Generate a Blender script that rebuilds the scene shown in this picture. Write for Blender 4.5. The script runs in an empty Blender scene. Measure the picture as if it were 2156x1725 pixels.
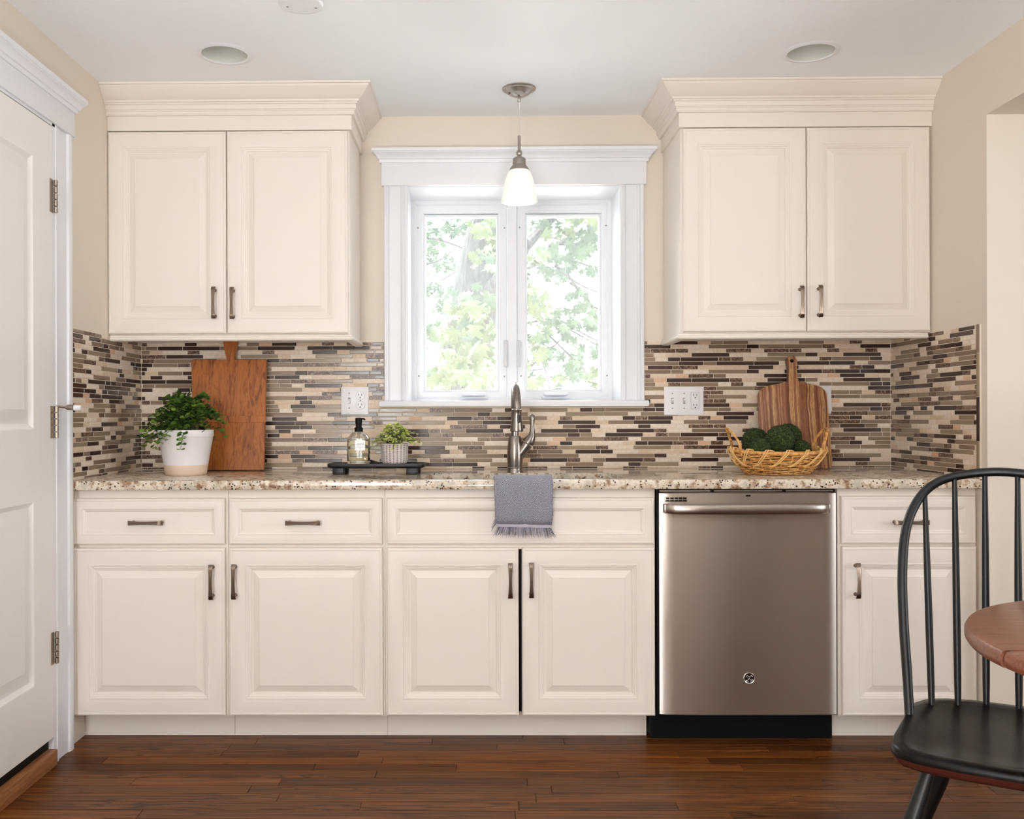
import bpy, bmesh, math, random
from mathutils import Vector, Matrix, noise
R = math.radians
PI = math.pi
rnd = random.Random(7)
scene = bpy.context.scene
col = scene.collection

# ------------------------------------------------------------------ camera
F_PX, CX, CY, YAW, ROLL, CAM_H = 1930.8, 977.76, 876.94, R(.6234), R(-.1693), 1.1099
cam_data = bpy.data.cameras.new('camera')
cam_data.sensor_width = 36.0
cam_data.sensor_fit = 'HORIZONTAL'
cam_data.lens = F_PX / 2156 * 36
cam_data.shift_x = (1078 - CX) / 2156
cam_data.shift_y = (CY - 862.5) / 2156
cam_data.clip_start = .05
cam = bpy.data.objects.new('camera', cam_data)
col.objects.link(cam)
cam.matrix_world = (Matrix.Translation((0, 0, CAM_H)) @ Matrix.Rotation(YAW, 4, 'Z')
                    @ Matrix.Rotation(R(90), 4, 'X') @ Matrix.Rotation(ROLL, 4, 'Z'))
scene.camera = cam

# ------------------------------------------------------------------ view + world + lights
scene.view_settings.view_transform = 'Standard'
scene.view_settings.look = 'None'
scene.view_settings.gamma = 1
scene.view_settings.exposure = 0.46
scene.view_settings.use_curve_mapping = False
scene.cycles.max_bounces = 10
scene.cycles.diffuse_bounces = 6
scene.cycles.glossy_bounces = 4
scene.cycles.transmission_bounces = 8
scene.cycles.transparent_max_bounces = 24
scene.cycles.sample_clamp_indirect = 8
scene.cycles.blur_glossy = 1.0
world = bpy.data.worlds.new('overcast_sky')
scene.world = world
world.use_nodes = True
bg = world.node_tree.nodes['Background']
bg.inputs['Color'].default_value = (.93, .97, 1, 1)
bg.inputs['Strength'].default_value = 6.0

sun_d = bpy.data.lights.new('high_sun', 'SUN'); sun_d.energy = 15; sun_d.angle = R(2); sun_d.color = (1, .97, .9)
sun = bpy.data.objects.new('high_sun', sun_d); col.objects.link(sun)
sun.rotation_euler = Vector((.10, -.24, -1)).to_track_quat('-Z', 'Y').to_euler()

def area_light(name, loc, rot, sx, sy, power, color, portal=False):
    d = bpy.data.lights.new(name, 'AREA')
    d.shape = 'RECTANGLE'; d.size = sx; d.size_y = sy
    d.energy = power; d.color = color
    if portal: d.cycles.is_portal = True
    o = bpy.data.objects.new(name, d)
    o.location = loc; o.rotation_euler = rot
    col.objects.link(o)
    return o
# daylight portals: sink window, and unseen garden door and side window added for light
area_light('sink_window_portal', (.168, 4.02, 1.60), (R(-90), 0, 0), .9, .88, 1, (1, 1, 1), portal=True)
area_light('garden_door_portal', (-.98, -2.44, 1.12), (R(90), 0, 0), .72, 2.0, 1, (1, 1, 1), portal=True)
area_light('garden_door_fill', (-.98, -2.42, 1.12), (R(90), 0, 0), .72, 2.0, 44, (.97, .985, 1))  # added lamp in the garden door opening that boosts the room light
area_light('side_window_daylight', (4.63, .6, 1.4), (R(90), 0, R(90)), 2.0, 1.4, 1, (1, 1, 1), portal=True)

# added fill light behind the camera, no lamp of the room, brightens the ceiling
area_light('ceiling_fill_light', (.2, -.5, .42), (R(180), 0, 0), .5, .5, 62, (.95, .98, 1.0))

# ------------------------------------------------------------------ room numbers (metres)
WALL_Y, WALL_L, WALL_R, CEIL = 3.73, -1.364, 1.690, 2.3315
TOP_Z, TOP_B, TOP_F = .8965, .865, 3.065          # worktop top, underside, front edge
TILE_TOP = 1.413
REAR_Y, DINE_X = -2.3, 4.5
WALL_R_END = 3.04

def ray(px, py):
    a, b = px - CX, py - CY
    u = a * math.cos(ROLL) + b * math.sin(ROLL)
    v = -a * math.sin(ROLL) + b * math.cos(ROLL)
    xc = u / F_PX
    return Vector((xc * math.cos(YAW) - math.sin(YAW), xc * math.sin(YAW) + math.cos(YAW), -v / F_PX))
def at(px, py, y):                                   # photo measurement -> point on the plane Y = y
    r = ray(px, py); t = y / r.y
    return Vector((r.x * t, y, CAM_H + r.z * t))
def atx(px, py, x):                                  # ... on the plane X = x
    r = ray(px, py); t = x / r.x
    return Vector((x, r.y * t, CAM_H + r.z * t))

# ------------------------------------------------------------------ mesh helpers
class MB:
    def __init__(self):
        self.v = []; self.f = []; self.m = []; self.mi = 0
    def add(self, vs, fs):
        n = len(self.v)
        self.v += [tuple(p) for p in vs]
        self.f += [tuple(i + n for i in q) for q in fs]
        self.m += [self.mi] * len(fs)
        return self
    def box(self, x0, x1, y0, y1, z0, z1, bev=0.0):
        if x1 < x0: x0, x1 = x1, x0
        if y1 < y0: y0, y1 = y1, y0
        if z1 < z0: z0, z1 = z1, z0
        if bev <= 0:
            vs = [(x, y, z) for x in (x0, x1) for y in (y0, y1) for z in (z0, z1)]
            return self.add(vs, [(0, 1, 3, 2), (4, 6, 7, 5), (0, 4, 5, 1), (2, 3, 7, 6), (0, 2, 6, 4), (1, 5, 7, 3)])
        bm = bmesh.new()
        bmesh.ops.create_cube(bm, size=1)
        for q in bm.verts:
            q.co = Vector(((x0 + x1) / 2 + q.co.x * (x1 - x0), (y0 + y1) / 2 + q.co.y * (y1 - y0), (z0 + z1) / 2 + q.co.z * (z1 - z0)))
        b = min(bev, (x1 - x0) * .49, (y1 - y0) * .49, (z1 - z0) * .49)
        bmesh.ops.bevel(bm, geom=bm.edges[:], offset=b, segments=2, affect='EDGES', profile=.6)
        self.bm(bm); bm.free()
        return self
    def bm(self, bm, mtx=None):
        bm.verts.ensure_lookup_table()
        bm.verts.index_update()
        vs = [(mtx @ q.co) if mtx else q.co.copy() for q in bm.verts]
        return self.add(vs, [tuple(x.index for x in fc.verts) for fc in bm.faces])
    def loft(self, rings, close=True, cap=True):
        n = len(rings[0]); vs = [p for r in rings for p in r]; fs = []
        for i in range(len(rings) - 1):
            for j in range(n if close else n - 1):
                k = (j + 1) % n
                fs.append((i * n + j, i * n + k, (i + 1) * n + k, (i + 1) * n + j))
        if cap and close:
            fs.append(tuple(range(n - 1, -1, -1)))
            fs.append(tuple((len(rings) - 1) * n + j for j in range(n)))
        return self.add(vs, fs)
    def tube(self, pts, rad, seg=8, cap=True, flat=1.0):
        pts = [Vector(p) for p in pts]
        if not hasattr(rad, '__len__'): rad = [rad] * len(pts)
        rings = []; prev = None
        for i, p in enumerate(pts):
            t = (pts[min(i + 1, len(pts) - 1)] - pts[max(i - 1, 0)])
            if t.length < 1e-9: t = Vector((0, 0, 1))
            t.normalize()
            if prev is None:
                a = Vector((0, 0, 1)) if abs(t.z) < .9 else Vector((1, 0, 0))
                nrm = t.cross(a).normalized()
            else:
                nrm = (prev - t * prev.dot(t)).normalized()
            prev = nrm; b = t.cross(nrm)
            rings.append([p + (nrm * math.cos(2 * PI * k / seg) * flat + b * math.sin(2 * PI * k / seg)) * rad[i] for k in range(seg)])
        return self.loft(rings, True, cap)
    def lathe(self, prof, c=(0, 0, 0), seg=32, axis='z', cap=True):
        rings = []
        for r, h in prof:
            ring = []
            for k in range(seg):
                a = 2 * PI * k / seg
                if axis == 'z': q = (c[0] + r * math.cos(a), c[1] + r * math.sin(a), c[2] + h)
                elif axis == 'y': q = (c[0] + r * math.cos(a), c[1] + h, c[2] + r * math.sin(a))
                else: q = (c[0] + h, c[1] + r * math.cos(a), c[2] + r * math.sin(a))
                ring.append(q)
            rings.append(ring)
        return self.loft(rings, True, cap)
    def prism(self, poly, y0, y1, bev=0.0, mtx=None, segs=2):   # polygon in x,z extruded in y
        bm = bmesh.new()
        a = [bm.verts.new((x, y0, z)) for x, z in poly]
        fc = bm.faces.new(a)
        r = bmesh.ops.extrude_face_region(bm, geom=[fc])
        for q in r['geom']:
            if isinstance(q, bmesh.types.BMVert): q.co.y = y1
        bmesh.ops.recalc_face_normals(bm, faces=bm.faces[:])
        if bev > 0:
            ed = [e for e in bm.edges if abs(e.verts[0].co.y - e.verts[1].co.y) < 1e-6]
            bmesh.ops.bevel(bm, geom=ed, offset=bev, segments=segs, affect='EDGES', profile=.5)
        self.bm(bm, mtx); bm.free()
        return self
    def build(self, name, mats, parent=None, smooth=35, recalc=True):
        me = bpy.data.meshes.new(name)
        off = Vector((0, 0, 0))
        p = parent
        while p is not None:
            off += p.location; p = p.parent
        me.from_pydata([Vector(q) - off for q in self.v], [], self.f)
        if not isinstance(mats, (list, tuple)): mats = [mats]
        for m in mats: me.materials.append(m)
        if len(mats) > 1: me.polygons.foreach_set('material_index', self.m)
        if recalc:
            bm = bmesh.new(); bm.from_mesh(me)
            bmesh.ops.recalc_face_normals(bm, faces=bm.faces[:])
            bm.to_mesh(me); bm.free()
        if smooth:
            me.polygons.foreach_set('use_smooth', [True] * len(me.polygons))
            me.set_sharp_from_angle(angle=R(smooth))
        o = bpy.data.objects.new(name, me)
        col.objects.link(o)
        if parent is not None: o.parent = parent
        return o

def tag(o, label=None, cat=None, group=None, kind=None):
    if label: o['label'] = label
    if cat: o['category'] = cat
    if group: o['group'] = group
    if kind: o['kind'] = kind
    return o
def thing(name, loc, label, cat, group=None):
    o = bpy.data.objects.new(name, None)
    o.empty_display_size = .05
    o.location = loc
    col.objects.link(o)
    return tag(o, label, cat, group)
def inst(src, parent, loc, rot=(0, 0, 0), name=None, scale=None):
    c = bpy.data.objects.new(name or src.name.split('.')[0], src.data)
    col.objects.link(c)
    c.parent = parent; c.location = loc; c.rotation_euler = rot
    if scale: c.scale = scale
    return c

# ------------------------------------------------------------------ material helpers
def srgb(r, g, b):
    f = lambda c: (c / 255 / 12.92) if c / 255 <= .04045 else ((c / 255 + .055) / 1.055) ** 2.4
    return (f(r), f(g), f(b), 1)
class NT:
    def __init__(self, name):
        self.mat = bpy.data.materials.new(name)
        self.mat.use_nodes = True
        self.t = self.mat.node_tree
        self.t.nodes.clear()
        self.out = self.t.nodes.new('ShaderNodeOutputMaterial')
    def n(self, typ, ins=None, **props):
        nd = self.t.nodes.new('ShaderNode' + typ)
        for k, v in props.items(): setattr(nd, k, v)
        for k, v in (ins or {}).items():
            s = nd.inputs[k]
            if isinstance(v, bpy.types.NodeSocket): self.t.links.new(v, s)
            else: s.default_value = v
        return nd
    def ramp(self, fac, stops, interp='LINEAR'):
        nd = self.t.nodes.new('ShaderNodeValToRGB')
        nd.color_ramp.interpolation = interp
        el = nd.color_ramp.elements
        while len(el) < len(stops): el.new(.5)
        for e, (p, c) in zip(el, stops):
            e.position = p; e.color = c if len(c) == 4 else (*c, 1)
        self.t.links.new(fac, nd.inputs[0])
        return nd.outputs[0]
    def mix(self, fac, a, b, mode='MIX'):
        nd = self.t.nodes.new('ShaderNodeMix'); nd.data_type = 'RGBA'; nd.blend_type = mode
        for s, v in ((nd.inputs[0], fac), (nd.inputs[6], a), (nd.inputs[7], b)):
            if isinstance(v, bpy.types.NodeSocket): self.t.links.new(v, s)
            else: s.default_value = v
        return nd.outputs[2]
    def math(self, op, a, b=0.0):
        nd = self.t.nodes.new('ShaderNodeMath'); nd.operation = op
        for s, v in ((nd.inputs[0], a), (nd.inputs[1], b)):
            if isinstance(v, bpy.types.NodeSocket): self.t.links.new(v, s)
            else: s.default_value = v
        return nd.outputs[0]
    def pos(self, scale=(1, 1, 1), rot=(0, 0, 0), obj=True):
        tc = self.n('TexCoord')
        mp = self.n('Mapping', {'Vector': tc.outputs['Object'] if obj else tc.outputs['UV'], 'Scale': scale, 'Rotation': rot})
        return mp.outputs[0]
    def world(self, scale=(1, 1, 1)):
        g = self.n('NewGeometry')
        mp = self.n('Mapping', {'Vector': g.outputs['Position'], 'Scale': scale})
        return mp.outputs[0]
    def rand(self):                                   # one random number per object and per loose piece
        a = self.n('ObjectInfo').outputs['Random']
        b = self.n('NewGeometry').outputs['Random Per Island']
        return self.math('FRACT', self.math('ADD', a, b))
    def bump(self, h, strength=.3, dist=.001):
        return self.n('Bump', {'Height': h, 'Strength': strength, 'Distance': dist}).outputs[0]
    def pbr(self, color, rough=.5, metal=0.0, normal=None, **kw):
        ins = {'Base Color': color, 'Roughness': rough, 'Metallic': metal}
        if normal is not None: ins['Normal'] = normal
        ins.update(kw)
        p = self.n('BsdfPrincipled', ins)
        self.t.links.new(p.outputs[0], self.out.inputs[0])
        return self.mat
    def surf(self, sh):
        self.t.links.new(sh, self.out.inputs[0]); return self.mat
def plain(name, c, rough=.5, metal=0.0, **kw):
    return NT(name).pbr(c, rough, metal, **kw)

def paint(name, c, rough, bumpy=.04, scale=60):
    m = NT(name)
    nz = m.n('TexNoise', {'Vector': m.world(), 'Scale': scale, 'Detail': 3}).outputs[0]
    big = m.n('TexNoise', {'Vector': m.world(), 'Scale': 1.2, 'Detail': 2}).outputs[0]
    cc = m.mix(m.math('MULTIPLY', big, .10), c, tuple(x * .86 for x in c[:3]) + (1,))
    return m.pbr(cc, rough, 0, m.bump(nz, bumpy, .002))

M = {}
M['wall'] = paint('beige_wall_paint', srgb(226, 216, 202), .55, .10, 180)
M['ceiling'] = paint('white_ceiling_paint', srgb(249, 251, 254), .8, .06, 120)
M['cream'] = paint('cream_cabinet_paint', srgb(235, 227, 217), .42, .03, 90)
M['cream_dark'] = paint('cream_frame_paint', srgb(228, 214, 184), .4, .03, 90)
M['trim'] = paint('white_trim_paint', srgb(235, 236, 240), .35, .03, 60)
M['door'] = paint('white_door_paint', srgb(240, 237, 234), .35, .03, 60)
M['vinyl'] = plain('white_window_vinyl', srgb(238, 240, 243), .3)
M['grout'] = paint('beige_grout', srgb(232, 220, 202), .8, .2, 400)
M['plate'] = plain('white_plastic_plate', srgb(236, 234, 236), .3)
M['plate_dark'] = plain('plastic_slot_black', srgb(22, 20, 20), .5)
M['slot_grey'] = plain('plastic_outline_grey', srgb(150, 146, 146), .5)
M['black_paint'] = NT('black_satin_paint').pbr(srgb(9, 10, 12), .38)
M['black_matte'] = plain('black_matte_plastic', srgb(4, 4, 5), .5, **{'Specular IOR Level': .2})
M['black_wood'] = plain('black_stained_tray_wood', srgb(14, 15, 20), .42)

def brushed(name, c, rough, stretch, aniso=.0, amp=.12):
    m = NT(name)
    nz = m.n('TexNoise', {'Vector': m.pos(stretch), 'Scale': 1.0, 'Detail': 4}).outputs[0]
    cc = m.mix(m.math('MULTIPLY', nz, amp * 2), c, tuple(x * .72 for x in c[:3]) + (1,))
    return m.pbr(cc, rough, 1.0, m.bump(nz, .03, .0005), **({'Anisotropic': aniso} if aniso else {}))
M['nickel'] = brushed('satin_nickel', srgb(176, 168, 160), .28, (30, 30, 900))
M['pewter'] = brushed('antique_pewter', srgb(138, 122, 108), .30, (900, 900, 60))
M['faucet'] = brushed('brushed_faucet_steel', srgb(150, 142, 136), .25, (40, 40, 900))
M['hinge'] = plain('satin_hinge_metal', srgb(172, 160, 146), .35, 1.0)
M['chrome'] = plain('polished_chrome', srgb(225, 222, 220), .1, 1.0)
M['sink_steel'] = brushed('sink_steel', srgb(170, 170, 170), .3, (200, 20, 20))

def stainless():
    m = NT('brushed_stainless_steel')
    nz = m.n('TexNoise', {'Vector': m.pos((12, 12, 1400)), 'Scale': 1.0, 'Detail': 3}).outputs[0]
    cc = m.mix(m.math('MULTIPLY', nz, .25), srgb(204, 196, 188), srgb(174, 164, 154))
    tan = m.n('Tangent', direction_type='RADIAL', axis='Z')
    return m.pbr(cc, .34, 1.0, m.bump(nz, .02, .0004), **{'Anisotropic': .9, 'Anisotropic Rotation': .25, 'Tangent': tan.outputs[0]})
M['stainless'] = stainless()

def granite():
    m = NT('speckled_cream_granite')
    w = m.world()
    d = m.n('TexNoise', {'Vector': w, 'Scale': 30, 'Detail': 4}).outputs['Color']
    wp = m.n('VectorMath', {0: w, 1: m.n('VectorMath', {0: d, 'Scale': .012}, operation='SCALE').outputs[0]}, operation='ADD').outputs[0]
    blot = m.n('TexNoise', {'Vector': wp, 'Scale': 38, 'Detail': 5, 'Roughness': .6}).outputs[0]
    base = m.ramp(blot, [(0, srgb(96, 66, 50)), (.36, srgb(140, 108, 84)), (.44, srgb(190, 168, 142)), (.53, srgb(228, 218, 202)), (.62, srgb(214, 200, 180)), (1, srgb(166, 138, 110))])
    grey = m.n('TexNoise', {'Vector': wp, 'Scale': 19, 'Detail': 3}).outputs[0]
    base = m.mix(m.ramp(grey, [(.55, (0, 0, 0)), (.68, (.7, .7, .7))]), base, srgb(178, 174, 158))
    vo = m.n('TexVoronoi', {'Vector': wp, 'Scale': 125, 'Randomness': 1})
    sel = m.ramp(vo.outputs['Color'], [(.30, (1, 1, 1)), (.34, (0, 0, 0))], 'LINEAR')
    near = m.ramp(vo.outputs['Distance'], [(.30, (1, 1, 1)), (.46, (0, 0, 0))])
    base = m.mix(m.math('MULTIPLY', sel, near), base, srgb(62, 44, 38))
    vo2 = m.n('TexVoronoi', {'Vector': wp, 'Scale': 52, 'Randomness': 1})
    sel2 = m.ramp(vo2.outputs['Color'], [(.13, (1, 1, 1)), (.16, (0, 0, 0))])
    near2 = m.ramp(vo2.outputs['Distance'], [(.28, (1, 1, 1)), (.42, (0, 0, 0))])
    base = m.mix(m.math('MULTIPLY', sel2, near2), base, srgb(84, 52, 48))
    vein = m.n('TexNoise', {'Vector': wp, 'Scale': 9, 'Detail': 6}).outputs[0]
    base = m.mix(m.ramp(vein, [(.60, (0, 0, 0)), (.70, (.55, .55, .55))]), base, srgb(150, 112, 82))
    return m.pbr(base, .13, 0, None, **{'Coat Weight': .3, 'Coat Roughness': .05})
M['granite'] = granite()

def stone_tile(name, c1, c2, pits=True):
    m = NT(name)
    r = m.rand()
    base = m.mix(r, c1, c2)
    w = m.world()
    nz = m.n('TexNoise', {'Vector': w, 'Scale': 90, 'Detail': 5, 'Roughness': .6}).outputs[0]
    base = m.mix(m.ramp(nz, [(.42, (0, 0, 0)), (.66, (.55, .55, .55))]), base, tuple(x * .80 for x in c2[:3]) + (1,))
    pit = m.n('TexVoronoi', {'Vector': w, 'Scale': 330}).outputs['Distance']
    pn = m.n('TexNoise', {'Vector': w, 'Scale': 60}).outputs[0]
    pf = m.math('MULTIPLY', m.ramp(pit, [(.14, (1, 1, 1)), (.24, (0, 0, 0))]), m.ramp(pn, [(.52, (0, 0, 0)), (.60, (.7, .7, .7))]))
    base = m.mix(pf, base, srgb(140, 108, 86))
    return m.pbr(base, .5, 0, m.bump(nz, .2, .001))
def marble_tile():
    m = NT('brown_veined_marble_tile')
    r = m.rand()
    w = m.world()
    sh = m.n('VectorMath', {0: w, 1: m.n('CombineXYZ', {0: r, 2: r}).outputs[0]}, operation='ADD').outputs[0]
    nz = m.n('TexNoise', {'Vector': sh, 'Scale': 75, 'Detail': 5, 'Distortion': 2.2}).outputs[0]
    base = m.ramp(nz, [(.30, srgb(44, 28, 24)), (.46, srgb(86, 60, 46)), (.56, srgb(122, 92, 72)), (.62, srgb(176, 148, 124)), (.68, srgb(104, 76, 60)), (1, srgb(60, 42, 36))])
    return m.pbr(base, .28)
def glass_tile(name, c1, c2):
    m = NT(name)
    base = m.mix(m.rand(), c1, c2)
    nz = m.n('TexNoise', {'Vector': m.world(), 'Scale': 160, 'Detail': 2}).outputs[0]
    return m.pbr(base, .17, 0, m.bump(nz, .08, .001))
M['t_cream'] = stone_tile('cream_travertine_tile', srgb(240, 228, 212), srgb(230, 210, 188))
M['t_tan'] = stone_tile('tan_travertine_tile', srgb(232, 212, 188), srgb(218, 192, 162))
M['t_peach'] = stone_tile('peach_travertine_tile', srgb(218, 176, 138), srgb(226, 188, 158))
M['t_marble'] = marble_tile()
M['t_taupe'] = glass_tile('taupe_glass_tile', srgb(152, 130, 108), srgb(132, 112, 94))
M['t_olive'] = glass_tile('olive_taupe_glass_tile', srgb(160, 142, 116), srgb(142, 126, 102))
M['t_dark'] = glass_tile('dark_brown_glass_tile', srgb(72, 50, 42), srgb(52, 34, 31))

def wood(name, stops, rough, grain=(2, 2, 40), axis_rand=True, scale=6.0, wave=0.0, bumpy=.15, coat=0.0, obj=True):
    m = NT(name)
    base = m.pos(grain) if obj else m.world(grain)
    r = m.rand()
    off = m.n('CombineXYZ', {0: m.math('MULTIPLY', r, 37.0), 1: m.math('MULTIPLY', r, 91.0), 2: m.math('MULTIPLY', r, 53.0)}).outputs[0]
    v = m.n('VectorMath', {0: base, 1: off}, operation='ADD').outputs[0]
    nz = m.n('TexNoise', {'Vector': v, 'Scale': scale, 'Detail': 7, 'Roughness': .62, 'Distortion': wave}).outputs[0]
    c = m.ramp(nz, stops)
    tone = m.mix(r, (.62, .62, .62, 1), (1.25, 1.2, 1.12, 1)) if axis_rand else None
    if tone: c = m.mix(1.0, c, tone, 'MULTIPLY')
    kw = {'Coat Weight': coat, 'Coat Roughness': .12} if coat else {}
    return m.pbr(c, rough, 0, m.bump(nz, bumpy, .0008), **kw)

def floor_wood():
    m = NT('dark_walnut_oak_boards')
    r = m.rand()
    w = m.world((.55, 26, 26))
    off = m.n('CombineXYZ', {0: m.math('MULTIPLY', r, 37.0), 1: m.math('MULTIPLY', r, 91.0)}).outputs[0]
    v = m.n('VectorMath', {0: w, 1: off}, operation='ADD').outputs[0]
    fine = m.n('TexNoise', {'Vector': v, 'Scale': 5, 'Detail': 8, 'Roughness': .7, 'Distortion': .4}).outputs[0]
    w2 = m.n('VectorMath', {0: m.world((.8, 10, 10)), 1: off}, operation='ADD').outputs[0]
    dist = m.n('TexNoise', {'Vector': w2, 'Scale': 1.6, 'Detail': 2}).outputs[0]
    bands = m.math('FRACT', m.math('MULTIPLY', dist, 14.0))
    bands = m.ramp(bands, [(0, (1, 1, 1)), (.18, (0, 0, 0)), (.8, (0, 0, 0)), (1, (1, 1, 1))])
    c = m.ramp(fine, [(.30, srgb(38, 18, 7)), (.43, srgb(84, 46, 18)), (.55, srgb(114, 67, 28)), (.70, srgb(146, 94, 44))])
    gate = m.ramp(m.n('TexNoise', {'Vector': w2, 'Scale': .8}).outputs[0], [(.42, (0, 0, 0)), (.54, (.9, .9, .9))])
    c = m.mix(m.math('MULTIPLY', bands, gate), c, srgb(30, 15, 9))
    c = m.mix(1.0, c, m.mix(r, (.62, .58, .56, 1), (1.3, 1.28, 1.2, 1)), 'MULTIPLY')
    return m.pbr(c, .32, 0, m.bump(fine, .10, .0008), **{'Specular IOR Level': .14})
M['floor'] = floor_wood()
M['board_l'] = wood('old_pine_board', [(.3, srgb(92, 44, 14)), (.42, srgb(152, 84, 30)), (.55, srgb(182, 108, 44)), (.66, srgb(156, 86, 32)), (.8, srgb(104, 52, 20))], .45, (20, 20, .9), False, 2.2, 1.8)
M['threshold'] = wood('oak_threshold', [(.3, srgb(120, 72, 38)), (.6, srgb(168, 112, 68))], .5, (20, 2, 20), False)
def acacia():
    m = NT('striped_acacia_board')
    b = m.pos((1, 1, 1))
    sx = m.n('SeparateXYZ', {0: b}).outputs
    wob = m.n('TexNoise', {'Vector': m.pos((6, 6, 2.4)), 'Scale': 1.5, 'Detail': 3}).outputs[0]
    u = m.math('ADD', sx[0], m.math('MULTIPLY', wob, .035))
    s = m.n('TexNoise', {'W': m.math('MULTIPLY', u, 52.0), 'Scale': 1.0, 'Detail': 2, 'Roughness': .7}, noise_dimensions='1D').outputs[0]
    c = m.ramp(s, [(.28, srgb(96, 52, 36)), (.42, srgb(138, 84, 58)), (.52, srgb(168, 112, 78)), (.59, srgb(220, 178, 122)), (.72, srgb(150, 96, 66)), (.85, srgb(190, 134, 94))])
    g = m.n('TexNoise', {'Vector': m.pos((60, 60, 3)), 'Scale': 4, 'Detail': 5}).outputs[0]
    c = m.mix(m.ramp(g, [(.4, (0, 0, 0)), (.7, (.5, .5, .5))]), c, srgb(92, 54, 38))
    return m.pbr(c, .42, 0, m.bump(g, .1, .0005))
M['board_r'] = acacia()
M['table'] = wood('walnut_tabletop', [(.3, srgb(96, 56, 40)), (.5, srgb(128, 80, 58)), (.7, srgb(146, 96, 70))], .30, (2.0, 30, 30), False, 4.0, .6, .05)
M['table_edge'] = M['table']
def seat_mat():
    m = NT('worn_black_seat_wood')
    nz = m.n('TexNoise', {'Vector': m.pos((30, 4, 4)), 'Scale': 3, 'Detail': 6}).outputs[0]
    c = m.ramp(nz, [(.35, srgb(12, 10, 10)), (.6, srgb(27, 22, 19)), (.8, srgb(48, 40, 33))])
    sc = m.n('TexVoronoi', {'Vector': m.pos((26, 60, 20)), 'Scale': 1}).outputs['Distance']
    c = m.mix(m.ramp(sc, [(.03, (1, 1, 1)), (.05, (0, 0, 0))]), c, srgb(150, 130, 112))
    return m.pbr(c, .30, 0, m.bump(nz, .05, .001), **{'Specular IOR Level': .16})
M['seat'] = seat_mat()
M['seat_edge'] = plain('worn_reddish_seat_edge', srgb(84, 40, 32), .35)

def leaf_mat(name, c1, c2, tr=.25, rough=.5):
    m = NT(name)
    c = m.mix(m.rand(), c1, c2)
    d = m.n('BsdfPrincipled', {'Base Color': c, 'Roughness': rough})
    t = m.n('BsdfTranslucent', {'Color': c})
    mx = m.n('MixShader', {0: tr, 1: d.outputs[0], 2: t.outputs[0]})
    return m.surf(mx.outputs[0])
M['leaf_dark'] = leaf_mat('deep_green_leaves', srgb(40, 70, 28), srgb(86, 120, 52))
M['leaf_light'] = leaf_mat('fresh_green_leaves', srgb(96, 132, 46), srgb(134, 160, 70))
M['leaf_lime'] = leaf_mat('lime_green_leaves', srgb(206, 218, 112), srgb(228, 232, 160))
M['leaf_sage'] = leaf_mat('grey_green_leaves', srgb(84, 108, 78), srgb(150, 168, 112))
M['stem'] = plain('green_stem', srgb(80, 92, 48), .6)
M['soil'] = plain('dark_soil', srgb(30, 24, 18), .9)
M['maple'] = leaf_mat('pale_maple_leaves', srgb(36, 54, 35), srgb(52, 69, 44), .22, .6)
M['maple_lime'] = leaf_mat('yellow_green_maple_leaves', srgb(58, 68, 38), srgb(72, 81, 48), .22, .6)

def glass_pane():
    m = NT('veiled_window_glass')
    t = m.n('BsdfTransparent', {'Color': (.97, .985, .98, 1)})
    g = m.n('BsdfGlossy', {'Color': (1, 1, 1, 1), 'Roughness': .02})
    fr = m.n('Fresnel', {'IOR': 1.45})
    d = m.n('BsdfTranslucent', {'Color': (.92, .95, .96, 1)})
    mx = m.n('MixShader', {0: fr.outputs[0], 1: t.outputs[0], 2: g.outputs[0]})
    mx2 = m.n('MixShader', {0: .03, 1: mx.outputs[0], 2: d.outputs[0]})  # small translucent share paints a glare veil over the view outside
    return m.surf(mx2.outputs[0])
M['pane'] = glass_pane()
M['bottle_glass'] = NT('bottle_glass').pbr((.97, .98, .95, 1), .02, 0, None, **{'Transmission Weight': 1.0, 'IOR': 1.35})
M['soap'] = NT('pale_yellow_soap').pbr((.97, .93, .74, 1), .02, 0, None, **{'Transmission Weight': 1.0, 'IOR': 1.30})
def shade_mat():
    m = NT('frosted_shade_glass')
    d = m.n('BsdfPrincipled', {'Base Color': (.93, .94, .93, 1), 'Roughness': .35})
    t = m.n('BsdfTranslucent', {'Color': (.97, .97, .95, 1)})
    return m.surf(m.n('MixShader', {0: .6, 1: d.outputs[0], 2: t.outputs[0]}).outputs[0])
M['shade'] = shade_mat()
def emit(name, c, s):
    m = NT(name)
    return m.surf(m.n('Emission', {'Color': c, 'Strength': s}).outputs[0])
M['bulb'] = emit('lit_bulb', (1, .97, .92, 1), 2.2)

M['lever_shaded'] = plain('shaded_white_lever', srgb(214, 214, 216), .3)  # white lever greyed, its shading put into the colour
M['reflection_dark'] = plain('dark_reflection_door', srgb(58, 40, 30), .4)
# ================================================================== SETTING
def holed_plate(name, outer, holes, z, m, parent=None):
    bm = bmesh.new(); edges = []
    for loop in [outer] + holes:
        vs = [bm.verts.new((p[0], p[1], z)) for p in loop]
        edges += [bm.edges.new((vs[i], vs[(i + 1) % len(vs)])) for i in range(len(vs))]
    bmesh.ops.triangle_fill(bm, use_beauty=True, use_dissolve=False, edges=edges)
    mb = MB(); mb.bm(bm); bm.free()
    return mb.build(name, m, parent, smooth=0)
def circle(cx, cy, r, n=40): return [(cx + r * math.cos(2 * PI * k / n), cy + r * math.sin(2 * PI * k / n)) for k in range(n)]

CANS = [(-.8366, 3.0766), (1.1348, 3.0950)]
tag(holed_plate('ceiling', [(-1.7, REAR_Y - .1), (4.7, REAR_Y - .1), (4.7, 4.03), (-1.7, 4.03)], [circle(x, y, .0765) for x, y in CANS], CEIL, M['ceiling']), kind='structure')

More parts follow.
